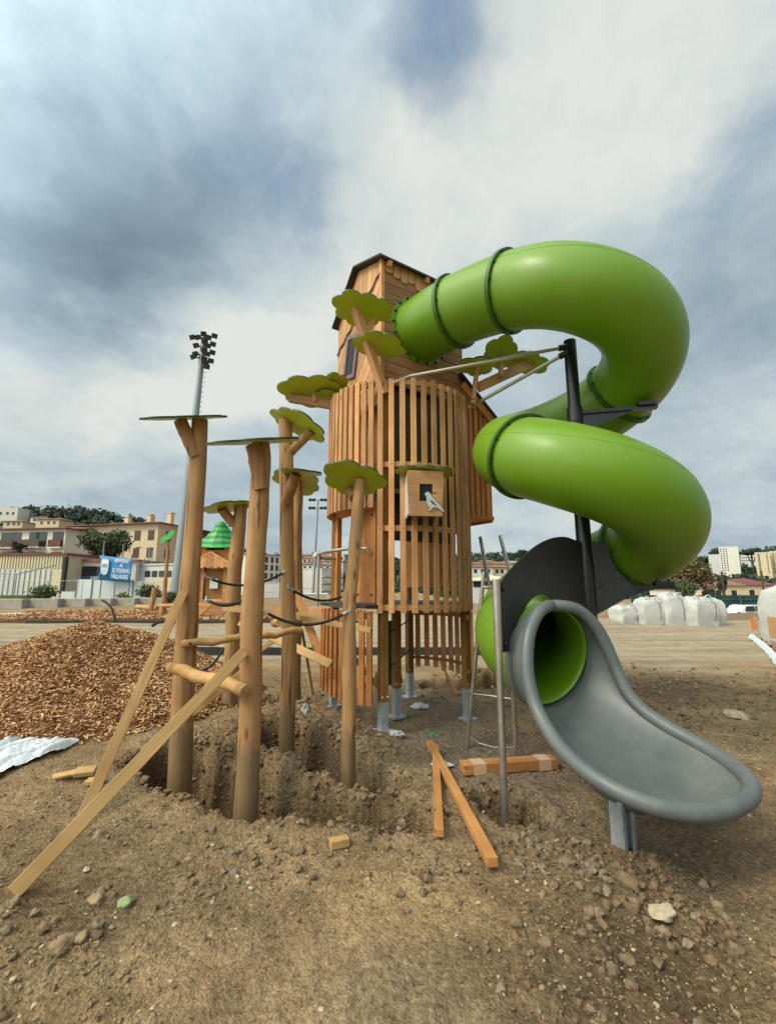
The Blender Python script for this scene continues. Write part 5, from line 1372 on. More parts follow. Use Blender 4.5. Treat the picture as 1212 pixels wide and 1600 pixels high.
def grass_strip():
    b = MB(); rg = random.Random(2)
    for k in range(1500):
        x = rg.uniform(at(-30, 940, 32).x, at(40, 940, 32).x); y = rg.uniform(31.6, 33); z = .72; h = rg.uniform(.12, .3)
        b.tone = rg.random(); b.add([(x - .03, y, z), (x + .03, y, z), (x + rg.uniform(-.1, .1), y, z + h)], [(0, 1, 2)])
    b.box((at(5, 940, 32).x, 32.4, .45), (at(40, 940, 32).x - at(-30, 940, 32).x, 1.4, .55))
    o = b.build('grass', M['grass']); tag(o, 'strip of grass on the bank at the far left', 'grass', kind='stuff')
grass_strip()
p = at(163, 880, 54); tree('broadleaf_tree', (p.x, 54, 0), 8.9, 2.75, 'round dense tree in front of the cream apartment block', n=6500, lobes=9, leaf=.17, seed=4, sq=(1.05, 1, .82), crown_z=6.3)
def palm(x, Y):
    p = at(x, 880, Y); T = thing('palm_tree', (p.x, Y, 0), 'palm tree in front of the white terrace at the left', 'palm'); b = MB(); b.tube([(p.x, Y, 0), (p.x + .1, Y, 3), (p.x, Y, 5.4)], [.35, .28, .3], 10); b.build('trunk', M['bark'], T)
    b = MB(); rg = random.Random(3)
    for k in range(34):
        a = rg.uniform(0, 6.28); el = rg.uniform(-.3, 1.1); L = rg.uniform(1.8, 2.8); pr = V((p.x, Y, 5.5)); d = V((math.cos(a) * math.cos(el), math.sin(a) * math.cos(el), math.sin(el)))
        for s in range(9):
            t = s / 8; c = pr + d * (L * t) - V((0, 0, 1.1 * t * t * L * .5)); sd = d.cross(V((0, 0, 1))).normalized() * (.42 * math.sin(math.pi * (t * .85 + .12)))
            for q in (-1, 1): b.tone = rg.random(); b.add([c, c + d * .13, c + sd * q + d * .25 - V((0, 0, .16))], [(0, 1, 2)])
    b.build('crown', M['foliaged'], T)
palm(30, 52)

# floodlight masts and lamp posts
def flood(x, tx, Y, ytop, r0, r1, label, arms, s=1.0):
    p = at(x, 930, Y); H = at(x, ytop, Y).z; T = thing('floodlight_mast', (p.x, Y, 0), label, 'floodlight mast'); bx_ = p.x; p = at(tx, ytop, Y)
    b = MB(); b.tube([(bx_, Y, -.3), ((bx_ + p.x) / 2, Y, H * .5), (p.x, Y, H)], [r0, (r0 + r1) / 2, r1], 16); b.build('mast', M['mast'], T, smooth=True)
    if Y < 50:
        b = MB()
        for k in range(36): b.box((p.x + (bx_ - p.x) * (2.6 + k * .42) / H + r1 + .12, Y, H - 2.6 - k * .42), (.28, .04, .04))
        b.build('climbing_rungs', M['mast'], T)
    for (dx, dz, yaw, both) in arms:
        b = MB(); b.beam((p.x, Y, H + dz), (p.x + dx * .75, Y - .1, H + dz), .09, .09); br = b.build('arm', M['floodl'], T)
        c = V((p.x + dx, Y - .25, H + dz)); m = Matrix.Rotation(R_(yaw), 3, 'Z') @ Matrix.Rotation(R_(32), 3, 'X')
        b = MB(); w, h, d = .62 * s, .52 * s, .42 * s
        f = [m @ V(v) for v in ((-w / 2, -d / 2, -h / 2), (w / 2, -d / 2, -h / 2), (w / 2, -d / 2, h / 2), (-w / 2, -d / 2, h / 2))]; k = [m @ V(v) for v in ((-w / 3.4, d / 2, -h / 3.4), (w / 3.4, d / 2, -h / 3.4), (w / 3.4, d / 2, h / 3.4), (-w / 3.4, d / 2, h / 3.4))]
        b.add([c + q for q in f + k], [(0, 1, 2, 3), (7, 6, 5, 4), (0, 4, 5, 1), (1, 5, 6, 2), (2, 6, 7, 3), (3, 7, 4, 0)]); fl = b.build('floodlight', M['floodl'], T, bevel=.03)
        b = MB(); q = m @ V((0, -d / 2 - .012, 0)); b.box(c + q, (w * .88, .02, h * .88), m); b.build('lens', M['glass'], fl)
    return T
arms = []
for lev, dz in enumerate((-.1, -.95, -1.8, -2.65)):
    for dx in ((-.98, -.42, .55, 1.15) if lev == 0 else (-.55, .55, 1.05) if lev < 3 else (.5, .95)):
        arms.append((dx, dz + (.15 if dx > .8 else 0), 35 if dx > 0 else -20, 0))
arms += [(-.75, -2.1, -30, 0), (.1, .25, 10, 0), (.25, -.5, 30, 0), (.25, -1.4, 30, 0), (.3, -2.3, 30, 0), (.6, -3.1, 30, 0)]
flood(274, 319, 34.5, 528, .42, .20, 'tall grey floodlight mast with a cluster of dark lamps at the left', [(a_ * .8, z_ * .85, y_, q_) for a_, z_, y_, q_ in arms], .78)
flood(489, 497, 92, 781, .30, .16, 'thin distant floodlight mast with four pairs of lamps behind the toy posts', [(dx, dz, 20 if dx > 0 else -20, 0) for dz in (0, -1.7) for dx in (-1.5, -.75, .75, 1.5)], 1.15)
def lamp(x, Y, ytop, dx, label):
    p = at(x, 930, Y); H = at(x, ytop, Y).z; T = thing('street_lamp', (p.x, Y, 0), label, 'street lamp', 'lamp and fence poles behind the sheds'); b = MB(); b.tube([(p.x, Y, 0), (p.x, Y, H), (p.x + dx, Y, H + .15)], .05, 6); b.build('pole', M['mast'], T)
    b = MB(); b.box((p.x + dx * 1.1, Y, H + .15), (.5, .2, .1)); b.build('lamp_head', M['floodl'], T)
lamp(228, 45, 858, -1.0, 'thin street lamp right of the blue banner')
def wpole(name, x, Y, ytop, r, mat, label, cat='pole', group=None, zb=-1.5):
    p = at(x, 930, Y); b = MB(); b.tube([(p.x, Y, zb), (p.x, Y, at(x, ytop, Y).z)], r, 8); tag(b.build(name, M[mat], smooth=True), label, cat, group)
for x, Y, yt, lab in ((221, 41, 872, 'dark pole touching the right side of the banner'), (233, 44, 860, 'thin pole right of the street lamp'), (110, 42, 868, 'pole in front of the dark garage'), (155, 42, 845, 'thin pole before the bushy tree'), (186, 42, 850, 'thin pole behind the banner')): wpole('pole', x, Y, yt, .05, 'mast', lab, 'pole', 'thin poles behind the hoarding')

# ------------------------------------------------------------------ play area behind: chips, kerbs, toy house
def band(name, pts, z, mat, label=None):
    b = MB(); b.add([V((x, y, z)) for x, y in pts], [tuple(range(len(pts)))]); o = b.build(name, M[mat]); struct(o, label); return o
def chip_bed():
    b = MB(); rg = random.Random(9); x0, x1 = at(40, 960, 25).x, at(560, 960, 25).x; nx, ny = 90, 20; vs = []
    for j in range(ny + 1):
        for i in range(nx + 1):
            x = x0 + (x1 - x0) * i / nx; y = 19.9 + 8.5 * j / ny; e = min(1, j / 2) * min(1, (ny - j) / 2)
            vs.append((x, y, .02 + e * (.16 + .09 * noise.noise(V((x * .5, y * .5, 2))) + .03 * noise.noise(V((x * 2, y * 2, 2))))))
    b.add(vs, [(j * (nx + 1) + i, j * (nx + 1) + i + 1, (j + 1) * (nx + 1) + i + 1, (j + 1) * (nx + 1) + i) for j in range(ny) for i in range(nx)])
    for k in range(9000):
        x = rg.uniform(x0, x1); y = 20 + 8 * rg.random() ** 1.6; c = V((x, y, .17 + .09 * noise.noise(V((x * .5, y * .5, 2))) + .03 * noise.noise(V((x * 2, y * 2, 2))) + .02))
        d = V((rg.gauss(0, 1), rg.gauss(0, 1), rg.gauss(0, .5))).normalized() * rg.uniform(.03, .08); u = d.cross(V((rg.gauss(0, .5), rg.gauss(0, .5), 1))).normalized() * .025
        b.tone = rg.random(); b.add([c - d - u, c + d - u, c + d + u, c - d + u], [(0, 1, 2, 3)])
    o = b.build('wood_chip_bed', M['chip']); tag(o, 'bed of wood chips under the toy house beyond the black edging', 'wood chips', kind='stuff')
chip_bed()
def kerb(x0, x1, y, h, lab, z=0.0, n=24):
    b = MB()
    for i in range(n):
        a, c = x0 + (x1 - x0) * i / n, x0 + (x1 - x0) * (i + 1) / n; zz = z + .012 * noise.noise(V((a, 0, y))); b.rt(); b.box(((a + c) / 2, y + .01 * noise.noise(V((a, 3, y))), zz + h / 2 - .05), (c - a - .006, .04, h + .1))
    o = b.build('edging_board', M['kerb']); tag(o, lab, 'edging', None)
kerb(-5.0, 4.6, 10.6, .17, 'long black edging board between the dug earth and the pale sand', 0, 8)
kerb(at(40, 972, 19.8).x, at(560, 972, 19.8).x, 19.8, .11, 'far black edging board in front of the wood chip bed')
def white_edge():
    b = MB(); x0, x1 = at(35, 960, 27).x, at(250, 960, 27).x; n = 60; vs = []
    for i in range(n + 1):
        x = x0 + (x1 - x0) * i / n; y = 20.4 + 7.2 * min(1, (i / n) * 1.5)
        for k in range(5): vs.append((x, y + k * .12, .12 + .10 * abs(noise.noise(V((x * 1.5, k * .7, 1)))) + .05 * (k in (1, 2, 3))))
    b.add(vs, [(i * 5 + k, (i + 1) * 5 + k, (i + 1) * 5 + k + 1, i * 5 + k + 1) for i in range(n) for k in range(4)])
    tag(b.build('fabric_edge', M['white'], smooth=True), 'crumpled white fabric along the far rim of the wood chip bed', 'fabric')
white_edge()
def toyhouse():
    Y = 24.5; p = at(338, 960, Y); s = .0; T = thing('toy_house', (p.x, Y, .1), 'wooden toy house with a pointed green layered roof behind the posts', 'play house')
    cx = p.x; zt = lambda y: at(343, y, Y).z; zb = .1; ze = zt(858); zap = zt(817)
    W = 1.55; b = MB()
    for k in range(9): b.rt(); b.box((cx - W / 2 + W * (k + .5) / 9, Y + .75, (zb + ze) / 2), (W / 9 * .96, .05, ze - zb))
    for sx in (-1, 1):
        for k in range(8): b.rt(); b.box((cx + sx * W / 2, Y - .65 + 1.4 * (k + .5) / 8, (zb + ze) / 2), (.05, .17, ze - zb))
        b.rt(); b.box((cx + sx * W * .42, Y - .68, (zb + ze) / 2), (W * .2, .05, ze - zb))
        b.rt(); b.box((cx + sx * W * .5, Y - .72, (zb + ze) / 2), (.12, .12, ze - zb))
    b.build('wall', M['larch'], T)
    b = MB(); b.box((cx, Y - .66, zb + .35), (W * .62, .05, .7)); b.box((cx, Y - .68, zt(868)), (W, .06, .45)); b.build('front_panel', M['larch_o'], T)
    b = MB(); b.box((cx, Y - .60, (zb + ze) / 2), (W * .6, .02, ze - zb - .5)); b.build('doorway', M['glulam'], T)
    for y in (884, 912):
        b = MB(); b.box((cx + .05, Y - .74, zt(y)), (.42, .015, .36 if y < 900 else .5)); b.build('notice', M['hoard'], T)
    b = MB(); zc, za = zt(884), zt(866); w = W * .66
    for sx in (-1, 1):
        q = [V((cx, Y - 1.25, za)), V((cx + sx * w, Y - 1.25, zc)), V((cx + sx * w, Y - .6, zc)), V((cx, Y - .6, za))]; b.hexa(q if sx < 0 else q[::-1], [v + V((0, 0, .06)) for v in (q if sx < 0 else q[::-1])])
    n = 12
    for k in range(n):
        x = cx - w + 2 * w * (k + .5) / n; t = 1 - abs(x - cx) / w; top = zc + (za - zc) * t; bt = zc - .12 - (.05 if k % 2 else 0); b.rt(); b.box((x, Y - 1.22, (top + bt) / 2), (2 * w / n * .96, .03, top - bt))
    b.build('porch', M['larch'], T)
    b = MB(); n = 9; hh = (zap - ze) / n
    for k in range(n):
        t = k / n; r0 = 1.12 * (1 - t) ** 1.12 + .16; r1 = r0 * .9; z = ze + hh * k; b.m = k % 2
        ring = lambda r, zz, ph: [(cx + r * (1 + .03 * math.sin(i * 2.2 + ph)) * math.cos(i / 4 * math.pi / 2 * 1 + math.pi / 4 * 0), Y + r * math.sin(i / 4 * math.pi / 2), zz + .03 * math.sin(i * 1.9 + ph)) for i in range(16)]
        b.add(ring(r0, z, k) + ring(r1, z + hh * 1.0, k + .5), [tuple(range(15, -1, -1)), tuple(range(16, 32))] + [(i, (i + 1) % 16, 16 + (i + 1) % 16, 16 + i) for i in range(16)])
    b.m = 0; b.sphere((cx, Y, zap - .05), .17, 10, 6); b.build('roof', [M['greenroof'], M['greenroofd']], T)
toyhouse()
def leafpost():
    Y = 23; p = at(254, 955, Y); T = thing('leaf_sign_post', (p.x, Y, .1), 'crooked toy post topped by a bright green leaf', 'toy post')
    log_obj('trunk', [at(255, 958, Y), at(258, 920, Y), at(261, 880, Y), at(263, 845, Y)], [.14, .10, .085, .07], 'log', T, 3)
    b = MB(); c = at(262, 838, Y - .1); b.em = 0; b.prism([(-.36, -.30), (-.30, -.02), (-.05, .06), (.10, .20), (.34, .26), (.36, .10), (.20, -.06), (.16, -.16), (-.10, -.22), (-.24, -.34)], .05, Matrix.Translation(c) @ Matrix.Rotation(R_(80), 4, 'X') @ Matrix.Rotation(R_(12), 4, 'Z')); b.build('leaf', M['greenroof'], T)
    b = MB(); b.tube([at(236, 952, Y - .6), at(240, 935, Y - .6), at(242, 918, Y - .6)], .12, 12); tag(b.build('stump_post', M['log'], smooth=True), 'short leaning log stump left of the leaf post', 'stump')
    b = MB(); b.tube([at(248, 947, Y - 1), at(276, 946, Y - 1)], .10, 14); b.tube([at(253, 948, Y - 1), at(253, 958, Y - 1)], .10, 12); b.tube([at(270, 948, Y - 1), at(270, 958, Y - 1)], .10, 12); tag(b.build('log_bench', M['logx'], smooth=True), 'low log bench beside the leaf post', 'bench')
    b = MB(); b.tube([at(214, 948, Y + 1), at(228, 949, Y + .5), at(246, 950, Y)], .12, 12); tag(b.build('fallen_log', M['logx'], smooth=True), 'log lying along the rim of the chip bed', 'log')
leafpost()
def deck():
    Y = 22; T = thing('plank_ramp', (at(320, 960, Y).x, Y, .1), 'chevron plank ramp in front of the toy house', 'ramp'); b = MB(); a, c = at(288, 960, Y), at(348, 960, Y); rg = random.Random(4)
    for k in range(10):
        t = k / 10
        for s in (0, 1):
            b.rt(); x = a.x + (c.x - a.x) * (.25 + .5 * s); b.box((x, Y + t * 1.6, .22 + t * .55), ((c.x - a.x) * .49, .15, .04), Matrix.Rotation(R_(16 if s else -16), 3, 'Z'))
    b.build('boards', M['larchx'], T); b = MB(); b.box((c.x + .1, Y + .6, .4), (.14, .3, 1.0)); b.box(((a.x + c.x) / 2, Y + 1.9, .4), (c.x - a.x, .1, 1.0)); b.build('frame', M['larch'], T)
    b = MB(); b.beam(at(397, 955, 23), at(520, 957, 23), .12, .5); tag(b.build('low_timber_wall', M['larchx'], None), 'low timber edge beam behind the log posts', 'timber edge')
deck()

# ------------------------------------------------------------------ middle distance between the posts
F0, F1 = at(392, 900, 92), at(437, 900, 100); F0.z = F1.z = 0; ex = F1 - F0; W = ex.length; Hm = at(410, 866, 94).z
prism_house('white_block', 'white four storey block with rows of small windows seen between the log posts', F0, ex, W, 10, Hm, 'whitewall', 'tile', .8, win_grid('f', [W * x for x in (.12, .3, .5, .7, .88)], [Hm * z for z in (.25, .47, .68, .88)], .8, 1.2), None, 'glass', .3, 'building')
F0, F1 = at(502, 920, 96), at(533, 920, 101); F0.z = F1.z = 0; ex = F1 - F0; W = ex.length; Hm = at(515, 889, 98).z
prism_house('stepped_flats', 'pale stepped block of flats beside the wooden tower', F0, ex, W, 9, Hm, 'greywall', 'greywall', .15, win_grid('f', [W * x for x in (.15, .4, .65, .88)], [Hm * z for z in (.3, .55, .8)], .75, .95), None, 'glass', .1, 'building', [(W / 2, Hm * z, W, .5, 'greywall') for z in (.18, .45, .7)])
F0, F1 = at(408, 925, 70), at(436, 925, 70); F0.z = F1.z = 0; ex = F1 - F0; W = ex.length
prism_house('grey_shed', 'low pale shed behind the black railings', F0, ex, W, 6, at(410, 911, 70).z, 'greywall', 'greywall', .1, (), None, 'glass', .05, 'shed')
F0, F1 = at(738, 925, 62), at(812, 925, 62); F0.z = F1.z = 0; ex = F1 - F0; W = ex.length
prism_house('long_shed', 'long low shed with pale yellow eave behind the steel poles', F0, ex, W, 8, at(760, 908, 62).z, 'greywall', 'shed', .9, [('f', W * .5, at(760, 912, 62).z, W * .96, .9, 'void')], None, 'glass', .4, 'shed')
meshfence(398, 437, 60, at(410, 925, 60).z, 'dark railings behind the nearest log post', .35, 'railing', None, 0, .04)
meshfence(440, 505, 62, at(470, 919, 62).z, 'green mesh fence behind the football goal', .5, 'mesh_fence', None, 0, .05)
def fgoal():
    Y = 48; T = thing('football_goal', (at(485, 940, Y).x, Y, 0), 'white football goal with net beside the tower deck', 'goal'); a, c = at(474, 928, Y), at(512, 928, Y); b = MB(); b.tube([(a.x, Y, 0), (a.x, Y, a.z + .0), (c.x, Y, c.z), (c.x, Y, 0)], .09, 8); b.build('frame', M['white'], T)
    b = MB()
    for k in range(12): x = a.x + (c.x - a.x) * k / 11; b.tube([(x, Y, a.z), (x, Y + 1.2, 0)], .012, 4)
    b.build('net', M['white'], T)
fgoal()
# houses scattered over the hills
hs = [(8, 812, 190, 9, 5.5, 'whitewall', None, 'white villa block at the far left on the hill'), (52, 808, 215, 10, 2.6, 'cream', 'tile', 'long pale villa between the pines on the left hill'), (60, 816, 190, 7, 2.4, 'whitewall', 'tile', 'small pale house under the long villa'), (85, 818, 180, 6, 2.0, 'cream', 'tile', 'little house just above the red roof'), (20, 822, 170, 7, 2, 'cream', 'tile', 'low house above the white terrace'),
      (104, 810, 220, 6, 2.2, 'whitewall', 'tile', 'small white house near the cream block'), (500, 872, 230, 8, 3, 'cream', 'tile', 'pale house high on the hill behind the thin mast'), (516, 867, 260, 7, 2.6, 'whitewall', 'tile', 'white house near the hilltop left of the tower'), (508, 879, 210, 9, 3, 'cream', 'tile', 'cream house above the stepped flats'), (482, 880, 200, 7, 2.4, 'whitewall', 'tile', 'white house left of the thin mast'), (528, 876, 220, 6, 2.6, 'cream', None, 'boxy house close to the tower on the hill'),
      (475, 892, 170, 8, 2.6, 'whitewall', 'tile', 'low white house behind the green fence'), (520, 886, 180, 8, 2.4, 'whitewall', 'tile', 'wide white house behind the stepped flats'), (746, 893, 150, 7, 2.6, 'cream', 'tile', 'pinkish house just right of the tower'), (768, 888, 175, 7, 2.4, 'whitewall', 'tile', 'white house between the two steel poles'), (758, 884, 200, 6, 2.2, 'cream', 'tile', 'small house high between the steel poles'), (790, 894, 150, 9, 2.8, 'cream', 'tile', 'pinkish house left of the guard panel'), (802, 884, 200, 7, 2.4, 'whitewall', None, 'white house above the pinkish houses'), (775, 899, 140, 6, 2.6, 'cream', 'tile', 'cream house low behind the steel poles')]
hs += [(40, 811, 225, 8, 2.4, 'whitewall', 'tile', 'white villa between the two darkest pines on the left hill'), (75, 822, 165, 9, 2.6, 'cream', 'tile', 'wide cream house peeping over the red roof of the terrace'), (2, 803, 240, 9, 4.5, 'whitewall', None, 'white block of flats highest at the left edge of the hill'), (115, 806, 230, 7, 2.2, 'cream', 'tile', 'cream house on the crest left of the apartment chimneys'),
       (493, 887, 190, 8, 2.6, 'cream', 'tile', 'cream house level with the lamp mast foot'), (510, 893, 160, 7, 2.4, 'whitewall', 'tile', 'white house directly above the stepped flats'), (479, 874, 240, 7, 2.4, 'cream', 'tile', 'small house high on the hill left of the thin mast'), (752, 899, 135, 7, 2.6, 'whitewall', 'tile', 'white house low on the slope beside the tower'), (784, 890, 170, 7, 2.4, 'cream', 'tile', 'cream house just under the right steel pole'), (1070, 905, 120, 8, 3, 'whitewall', 'tile', 'white house half hidden by the brown tree at right')]
for px, py, Y, w, h, mt, rf, lab in hs:
    p = at(px, py + 1, Y); prism_house('hillside_house', lab, (p.x - w / 2, Y, p.z), (1, random.uniform(-.15, .15), 0), w, 7, h, mt, rf, 1.0, [('f', w * x, h * .55, .9, 1.1, 'glass') for x in (.25, .55, .8)], 'houses on the hillside', 'glass', .4, 'house')

# ------------------------------------------------------------------ right background
def tower_block(x0, x1, yt, yb, Y, mat, lab, cols, rows, dep=16, skew=0.0, cat='tower block'):
    a = at(x0, yb, Y); k_ = ray(x1, yb); k_ = k_.x / k_.y; c = at(x1, yb, (a.x ** 2 + a.y ** 2) / (k_ * a.x + a.y)); zt = at((x0 + x1) / 2, yt, Y).z; zb = min(a.z, c.z) - 12; a.z = c.z = zb; ex = c - a; W = ex.length; H = zt - zb
    wi = [('f', W * cx, H - (zt - at((x0 + x1) / 2, yb, Y).z) * (1 - r), W * .07, .8, 'glass') for cx in cols for r in rows]
    return prism_house('tower_block', lab, a, ex, W, dep, H, mat, 'greywall', .3, wi, 'high-rise blocks on the right hill', 'glass', .1, cat)
R10 = [.05 + .095 * i for i in range(10)]
tower_block(1126, 1157, 855, 893, 300, 'whitewall', 'tall white tower block, highest of the group on the right', (.1, .24, .38), R10, skew=-4)
tower_block(1108, 1128, 867, 889, 310, 'greywall', 'plain grey gable slab directly left of the tall white tower', (), (), skew=0)
tower_block(1157, 1184, 861, 880, 340, 'greywall', 'long pale block between the white tower and the cream block', [.1, .22, .34, .46, .58, .7, .82, .94], [.2, .45, .7])
tower_block(1182, 1206, 864, 897, 270, 'cream', 'cream tower block with dark balcony columns near the right edge', (.22, .3, .8), R10, skew=3)
tower_block(1206, 1240, 862, 897, 275, 'cream', 'cream tower block cut by the right edge', (.15, .3, .6), R10)
def rhouse(x0, x1, ytop, Y, h, mat, roof, rh, lab, D=9, wins=True):
    a, c = at(x0, 925, Y), at(x1, 925, Y); zt = at((x0 + x1) / 2, ytop, Y).z; a.z = c.z = -1.5; W = (c - a).length; H = zt + 1.5 - rh
    prism_house('house', lab, a, c - a, W, D, H, mat, roof, rh, [('f', W * x, H - 1.2, .8, 1.0, 'glass') for x in (.25, .7)] if wins else (), 'houses behind the green fence', 'glass', .3, 'house')
rhouse(1108, 1162, 900, 75, 4, 'cream', 'brownroof', 1.6, 'house with a big brown tiled roof behind the green fence') if M.setdefault('brownroof', plain('brown_tile', (.24, .155, .10), .9, 0, .25, 3, .4, 15)) else 0
rhouse(1160, 1215, 903, 78, 4, 'cream', 'redroof', 1.3, 'cream house with a dark red roof at the right edge')
rhouse(1095, 1112, 908, 70, 3, 'cream', 'tile', .8, 'small yellow house left of the brown roof', 6)
rhouse(1045, 1070, 912, 80, 3, 'whitewall', 'tile', 1.0, 'low white house under the green tube', 6)
p = at(1082, 930, 52); tree('autumn_tree', (p.x, 52, -1.3), at(1082, 872, 52).z + 1.3, 2.9, 'sparse tree with brown and green leaves beside the green tube', 'foliageb', n=2600, lobes=8, leaf=.17, seed=12, sq=(1.1, 1, .85), crown_z=at(1082, 895, 52).z + 1.3)
p = at(1070, 930, 46); tree('small_tree', (p.x, 46, -1.3), at(1070, 905, 46).z + 1.3, 1.3, 'dark young tree behind the white bags', 'foliage', n=900, lobes=6, leaf=.13, seed=13)
for x, Y, yt, lab in ((1130, 60, 897, 'dark cypress-like shrub before the brown roof'), (1109, 60, 912, 'small dark conifer behind the green fence')):
    p = at(x, 930, Y); tree('conifer', (p.x, Y, -1.3), at(x, yt, Y).z + 1.3, .9, lab, 'foliaged', n=700, lobes=5, leaf=.13, seed=x, sq=(.7, .7, 1.5))
for x, yt, lab in ((1131, 893, 'dark wooden post standing before the brown roof'), (1193, 893, 'dark wooden post before the cream house at right')): wpole('wooden_post', x, 50, yt, .11, 'bark', lab, 'post', 'dark wooden posts')
def windbreak():
    Y = 40; a, c = at(985, 930, Y), at(1260, 930, Y); zt = at(1130, 930, Y).z; T = thing('windbreak_fence', (a.x, Y, -1.4), 'dark green windbreak fence behind the white bags and the car', 'fence'); b = MB(); n = 40
    vs = []
    for i in range(n + 1):
        x = a.x + (c.x - a.x) * i / n
        for z in (-1.4, zt * .3 - .7, zt): vs.append((x, Y + .05 * math.sin(i * 1.3), z))
    b.add(vs, [(i * 3 + k, (i + 1) * 3 + k, (i + 1) * 3 + k + 1, i * 3 + k + 1) for i in range(n) for k in range(2)]); b.build('netting', M['netting'], T).modifiers.new('t', 'SOLIDIFY').thickness = .02
    for k in range(7):
        x = a.x + (c.x - a.x) * (k + .3) / 7; b = MB(); b.tube([(x, Y - .1, -1.5), (x, Y - .1, zt + .08)], .05, 8); b.build('fence_post', M['greenpost'], T)
    b = MB(); b.tube([(a.x, Y - .1, zt - .35), (c.x, Y - .1, zt - .35)], .03, 6); b.build('top_rail', M['greenpost'], T)
windbreak()
# white car
def car():
    Y = 37; c = at(1178, 950, Y); g = base_z(c.x, Y); T = thing('parked_car', (c.x, Y, g), 'white estate car parked low behind the earth bank at right', 'car')
    L, Wd = 4.4, 1.75; x0 = c.x - 1.85
    prof = [(0, .35), (0, .85), (.12, .98), (.45, 1.42), (.75, 1.5), (2.3, 1.48), (3.05, 1.02), (4.1, .88), (4.38, .62), (4.38, .35)]
    b = MB(); n = len(prof); vs = []
    for s, k in ((-1, .86), (-1, 1), (1, 1), (1, .86)):
        for x, z in prof: vs.append((x0 + x, Y + s * Wd / 2 * (k if z > 1.0 else 1), g + z))
    vs = [(x0 + x, Y + s * Wd / 2 * (.84 if z > 1.1 else 1), g + z) for s in (-1, 1) for x, z in prof]
    b.add(vs, [tuple(range(n)), tuple(range(2 * n - 1, n - 1, -1))] + [(i, n + i, n + (i + 1) % n, (i + 1) % n) for i in range(n)]); b.build('body', M['car'], T, bevel=.05)
    b = MB()
    for pts in ([(.42, 1.02), (.60, 1.38), (1.2, 1.42), (1.2, 1.02)], [(1.28, 1.02), (1.28, 1.42), (2.25, 1.40), (2.8, 1.02)]):
        q = [V((x0 + x, Y - Wd / 2 * (1.0 if z < 1.1 else .87) - .03, g + z)) for x, z in pts]; b.add(q + [p + V((0, .05, 0)) for p in q], [(3, 2, 1, 0)] + [(i, (i + 1) % 4, 4 + (i + 1) % 4, 4 + i) for i in range(4)])
    b.build('side_window', M['glass'], T)
    b = MB(); b.box((x0 + .03, Y - Wd / 2 + .12, g + .86), (.14, .22, .22)); b.build('tail_lamp', M['redlamp'], T)
    for x in (.85, 3.5):
        for s in (-1, 1):
            b = MB(); y = Y + s * (Wd / 2 - .09); b.tube([(x0 + x, y - .1, g + .32), (x0 + x, y + .1, g + .32)], .32, 20); w = b.build('wheel', M['tyre'], T, smooth=True); b = MB(); b.tube([(x0 + x, y + s * .1, g + .32), (x0 + x, y + s * .115, g + .32)], .19, 16); b.build('rim', M['galv'], w)
    b = MB(); b.box((x0 + 1.5, Y, g + 1.53), (1.6, 1.1, .03)); b.build('roof_rack', M['pole'], T)
car()
# big bags
def bigbag(x0, x1, y0, y1, Y, lab, seed, rot=0.0, slump=0.0, strap=True, loops=True):
    a, c = at(x0, y1, Y), at(x1, y1, Y); W = c.x - a.x; zb = ground_z((a.x + c.x) / 2, Y); H = at(x0, y0, Y).z - zb; T = thing('big_bag', ((a.x + c.x) / 2, Y, zb), lab, 'big bag', 'white bulk bags standing in a row')
    b = MB(); ns, nl = 48, 18; vs = []; ctr = V(((a.x + c.x) / 2, Y + W * .5, zb)); ca, sa = math.cos(rot), math.sin(rot)
    for l in range(nl + 1):
        t = l / nl
        for k in range(ns):
            an = 2 * math.pi * k / ns; e = .28 if t < .8 else .5; ux = math.copysign(abs(math.cos(an)) ** e, math.cos(an)); uy = math.copysign(abs(math.sin(an)) ** e, math.sin(an))
            r = W / 2 * (.93 + .10 * math.sin(min(1, t * 1.2) * math.pi)) * (1 - .55 * smooth01(.86, 1.0, t)); r *= 1 + .09 * noise.noise(V((ux * 2 + seed, uy * 2, t * 3))) + .03 * math.sin(an * 7 + seed * 2 + t * 3) * (.4 + t) * .6 + .05 * noise.noise(V((ux * 6, uy * 6 + seed, t * 2 if t < .8 else t * 8)))
            z = H * (t if t < .9 else .9 + (t - .9) * .9) + .05 * noise.noise(V((ux * 3, uy * 3, seed))) * smooth01(.6, 1, t)
            x, y = ux * r + slump * t * W, uy * r
            vs.append(ctr + V((x * ca - y * sa, x * sa + y * ca, z)))
    vs.append(ctr + V((slump * W, 0, H * .93)))
    b.add(vs, [(l * ns + k, l * ns + (k + 1) % ns, (l + 1) * ns + (k + 1) % ns, (l + 1) * ns + k) for l in range(nl) for k in range(ns)] + [(nl * ns + k, nl * ns + (k + 1) % ns, (nl + 1) * ns) for k in range(ns)])
    b.build('sack', M['bag'], T, smooth=True, angle=60)
    if strap:
        b = MB(); k = int(ns * .78); pts = [V(vs[l * ns + k]) + V((0, -.012, 0)) for l in range(3, nl - 1)]; b.tube(pts, .009, 6); b.build('strap', M['floodl'], T)
    if loops:
        for q in (.30, .70):
            p0 = V((a.x + W * q, Y + W * .12, zb + H * .93)); b = MB(); b.tube([p0 + V((math.cos(k) * W * .10, 0, math.sin(k) * W * .11)) for k in np.linspace(-.2, 3.3, 9)], .025, 6); b.build('lifting_loop', M['bag'], T, smooth=True)
    return T
bigbag(967, 1002, 946, 971, 19.2, 'lower bulk bag at the left end of the row, half under the green tube', 1, .1)
bigbag(1006, 1041, 933, 973, 18.8, 'bulk bag second from the left with a dark seam', 2, -.05)
bigbag(1042, 1077, 926, 974, 18.6, 'bulk bag in the middle of the row with a knotted top', 3, .05)
